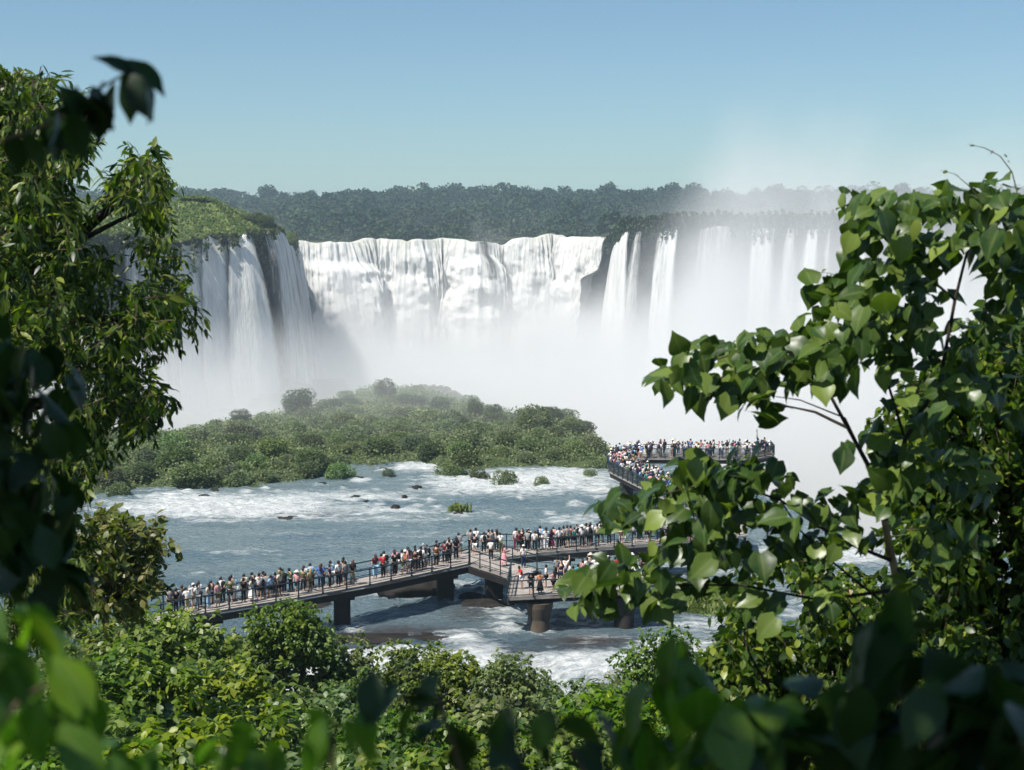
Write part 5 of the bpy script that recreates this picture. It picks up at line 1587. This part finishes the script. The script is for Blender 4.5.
for pts_, rad_ in (([(1019, 200, 8.8), (1012, 172, 8.8), (1000, 156, 8.8), (985, 148, 8.8), (968, 144, 8.8)], [.004, .0035, .003, .0025, .001]),
                   ([(985, 205, 8.8), (968, 185, 8.8), (955, 174, 8.8), (940, 170, 8.8)], [.004, .003, .002, .001]), ([(845, 277, 8.8), (828, 273, 8.8), (805, 271, 8.8)], [.003, .002, .001])):
    m = MB(); br(pts_, rad_); kid(m.build('tendril', BARK), rroot)
q = np.array([(1008, 160), (994, 150), (975, 146), (1004, 154), (960, 176), (948, 171), (822, 272), (808, 270)], float)
kid(leaf_obj('tendril_leaves', w3(q, np.full(len(q), 8.8)), .035, 'oval', G_RGT, droop=.2, spread=1.0, rs=rs), rroot)

# ---- small-leaved trees behind it on the right
def small_tree(name, poly, n, Yc, holes, label, seed, base, per=12, size=(.07, .13), noise=.5, sd=.7, mat=None):
    q = fill(poly, n, rs, holes=holes, noise=noise, ns=.025, seed=seed)
    Y = Yc + rs.normal(size=len(q)) * sd
    root = empty(name, base, label=label, cat='tree')
    P, D_, A, B = sprays(q, Y, per, .28, rs, .7)
    kid(leaf_obj('crown', P, rs.uniform(size[0], size[1], len(P)), 'oval', mat or G_VIN, out=D_ * .5, droop=.6, spread=.6, rs=rs), root)
    kid(twigs_mesh('twigs', A, B, .004, BARK, None), root)
    return root
r1 = small_tree('vine_covered_tree', [(985, 290), (1040, 250), (1190, 300), (1190, 760), (1060, 760), (880, 720), (890, 640), (905, 600), (896, 545), (915, 500), (895, 455), (890, 420), (915, 380), (950, 360)], 4200, 12.2,
    [(968, 300, 14, 32), (905, 555, 18, 14), (925, 475, 12, 10), (962, 505, 10, 12)], 'tall dark tree draped in small leaved vines along the right edge', 5, (6.2, 12.2, 17))
m = MB()
m.tube([at(985, 760, 12.4), at(975, 600, 12.3), at(985, 470, 12.3), at(1000, 350, 12.2), at(1010, 270, 12.2)], [.13, .11, .09, .06, .02], 8)
for a, b in (((978, 560), (930, 470)), ((990, 420), (940, 380)), ((980, 520), (1030, 440)), ((975, 620), (930, 560))):
    m.tube([at(*a, 12.3), at(*b, 12.0)], [.04, .01], 6)
kid(m.build('trunk', DBARK, smooth=True), r1)
r2 = small_tree('tangled_shrub', [(745, 560), (790, 545), (840, 555), (880, 585), (925, 600), (960, 640), (960, 760), (680, 760), (690, 680), (715, 645), (735, 605)], 1700, 14.5,
    [(895, 600, 12, 16), (850, 575, 10, 8), (790, 570, 14, 9), (838, 622, 9, 7), (860, 650, 7, 9)], 'tangled small leaved shrub below the heart leaved branches at right', 17, (3.0, 14.5, 19))
m = MB()
for a, b, c in (((840, 760), (830, 660), (800, 590)), ((860, 760), (880, 680), (910, 630)), ((800, 750), (770, 690), (740, 640)), ((845, 690), (862, 640), (850, 590))):
    m.tube([at(*a, 14.6), at(*b, 14.4), at(*c, 14.3)], [.05, .03, .01], 6)
kid(m.build('stems', BARKT, smooth=True), r2)

# ---- leaves close to the viewer
def sprig(name, label, stem, Y, leafs, size, mat=G_NEAR, kind='blade', rad=.004, droop=.7, spread=.5, seed=0, n_each=1):
    rs = np.random.default_rng(seed)
    p0 = at(*stem[0], Y if not hasattr(Y, '__len__') else Y[0])
    root = empty(name, p0, label=label, cat='branch')
    Yv = np.interp(np.linspace(0, 1, len(stem)), [0, 1], Y if hasattr(Y, '__len__') else [Y, Y])
    m = MB(); m.tube([at(a, b, y) for (a, b), y in zip(stem, Yv)], [rad * (1 - .7 * i / len(stem)) for i in range(len(stem))], 7)
    kid(m.build('stem', BARK, smooth=True), root)
    q = []; yy = []; sz = []
    sx_ = [s[0] for s in stem]
    for l in leafs:
        for _ in range(n_each):
            q.append((l[0] + rs.normal() * 7, l[1] + rs.normal() * 7)); k = np.argmin([(l[0] - s[0]) ** 2 + (l[1] - s[1]) ** 2 for s in stem])
            yy.append(Yv[k] * (1 + rs.normal() * .03)); sz.append((l[2] if len(l) > 2 else 1) * size)
    P = w3(np.array(q, float), np.array(yy))
    kid(leaf_obj('leaves', P, np.array(sz), kind, mat, droop=droop, spread=spread, rs=rs), root)
    return root
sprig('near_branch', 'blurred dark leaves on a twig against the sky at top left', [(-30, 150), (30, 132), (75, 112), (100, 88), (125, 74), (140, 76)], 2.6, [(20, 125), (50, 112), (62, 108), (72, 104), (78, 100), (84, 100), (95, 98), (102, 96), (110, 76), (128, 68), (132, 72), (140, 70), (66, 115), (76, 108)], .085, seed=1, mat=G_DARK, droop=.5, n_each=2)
sprig('near_branch', 'bright blurred leaves at the lower left corner', [(-40, 780), (20, 700), (60, 676), (110, 664)], (1.5, 1.9), [(0, 610), (15, 605), (30, 615), (45, 625), (5, 650), (30, 660), (55, 650), (70, 660), (10, 690), (40, 700), (0, 720), (25, 735), (60, 700), (80, 680), (-10, 660), (50, 730)], .085, seed=2, n_each=2)
sprig('near_branch', 'bright blurred leaf tuft at the bottom edge left of centre', [(235, 800), (240, 760), (245, 735)], 1.9, [(225, 738), (240, 732), (252, 736), (262, 742), (215, 745), (120, 740), (135, 745), (160, 755)], .065, seed=3, n_each=2)
sprig('near_branch', 'bright blurred leaf tuft at the bottom edge near the centre left', [(335, 800), (332, 760), (335, 720)], 1.9, [(318, 722), (330, 716), (345, 720), (352, 732), (310, 735), (325, 735)], .065, seed=4, n_each=2)
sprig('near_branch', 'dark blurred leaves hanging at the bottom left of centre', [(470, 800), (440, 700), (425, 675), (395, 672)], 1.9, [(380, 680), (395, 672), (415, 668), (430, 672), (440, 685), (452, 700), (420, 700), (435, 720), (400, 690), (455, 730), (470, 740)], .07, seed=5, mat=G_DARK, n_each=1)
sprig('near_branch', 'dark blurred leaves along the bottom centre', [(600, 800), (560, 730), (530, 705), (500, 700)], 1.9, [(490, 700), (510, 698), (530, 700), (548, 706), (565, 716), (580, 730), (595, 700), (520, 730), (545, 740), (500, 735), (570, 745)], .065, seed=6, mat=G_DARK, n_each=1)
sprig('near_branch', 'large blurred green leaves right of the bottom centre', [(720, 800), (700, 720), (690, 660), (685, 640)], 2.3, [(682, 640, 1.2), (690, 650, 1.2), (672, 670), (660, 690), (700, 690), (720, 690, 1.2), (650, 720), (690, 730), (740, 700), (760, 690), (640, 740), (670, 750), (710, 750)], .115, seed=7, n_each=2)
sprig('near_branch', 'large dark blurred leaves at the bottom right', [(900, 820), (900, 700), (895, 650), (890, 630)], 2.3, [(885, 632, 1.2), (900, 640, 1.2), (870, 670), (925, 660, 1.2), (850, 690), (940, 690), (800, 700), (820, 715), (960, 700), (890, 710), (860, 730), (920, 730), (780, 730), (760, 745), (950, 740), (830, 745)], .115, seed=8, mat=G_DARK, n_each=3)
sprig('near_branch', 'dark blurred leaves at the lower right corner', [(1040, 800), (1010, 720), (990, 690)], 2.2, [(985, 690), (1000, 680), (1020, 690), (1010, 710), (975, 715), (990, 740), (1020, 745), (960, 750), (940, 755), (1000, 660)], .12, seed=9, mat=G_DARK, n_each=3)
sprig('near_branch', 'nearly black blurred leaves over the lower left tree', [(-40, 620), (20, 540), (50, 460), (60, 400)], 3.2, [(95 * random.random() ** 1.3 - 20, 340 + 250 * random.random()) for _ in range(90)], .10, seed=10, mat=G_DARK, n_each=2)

# ---- an unseen tree added overhead, out of the frame, to shade the nearest leaves
rs = np.random.default_rng(123)
oroot = empty('added_shade_tree', (-3.4, -1.6, 25.2), label='unseen leafy tree added overhead to shade the nearest leaves', cat='tree')
C1 = np.stack([rs.uniform(-1.7, 1.0, 420), rs.uniform(.2, 3.0, 420), rs.uniform(28.9, 29.7, 420)], -1)
C2 = np.stack([rs.uniform(-3.4, -2.15, 260), rs.uniform(1.5, 3.6, 260), rs.uniform(29.1, 30.0, 260)], -1)
C_ = np.concatenate([C1, C2])
P = np.repeat(C_, 9, 0) + rs.normal(size=(len(C_) * 9, 3)) * .09
kid(leaf_obj('crown', P, rs.uniform(.10, .17, len(P)), 'oval', G_MID, droop=.4, spread=.8, rs=rs), oroot)
m = MB()
m.tube([(-3.4, -1.6, 24.5), (-3.3, -1.5, 27), (-3.0, -1.0, 29)], [.2, .16, .12], 9)
m.tube([(-3.0, -1.0, 29), (-1.6, .4, 29.7), (.8, 1.6, 29.6)], [.10, .06, .015], 7)
m.tube([(-3.0, -1.0, 29), (-3.0, 1.2, 29.8), (-2.6, 3.3, 29.8)], [.10, .05, .015], 7)
kid(m.build('trunk', DBARK, smooth=True), oroot)
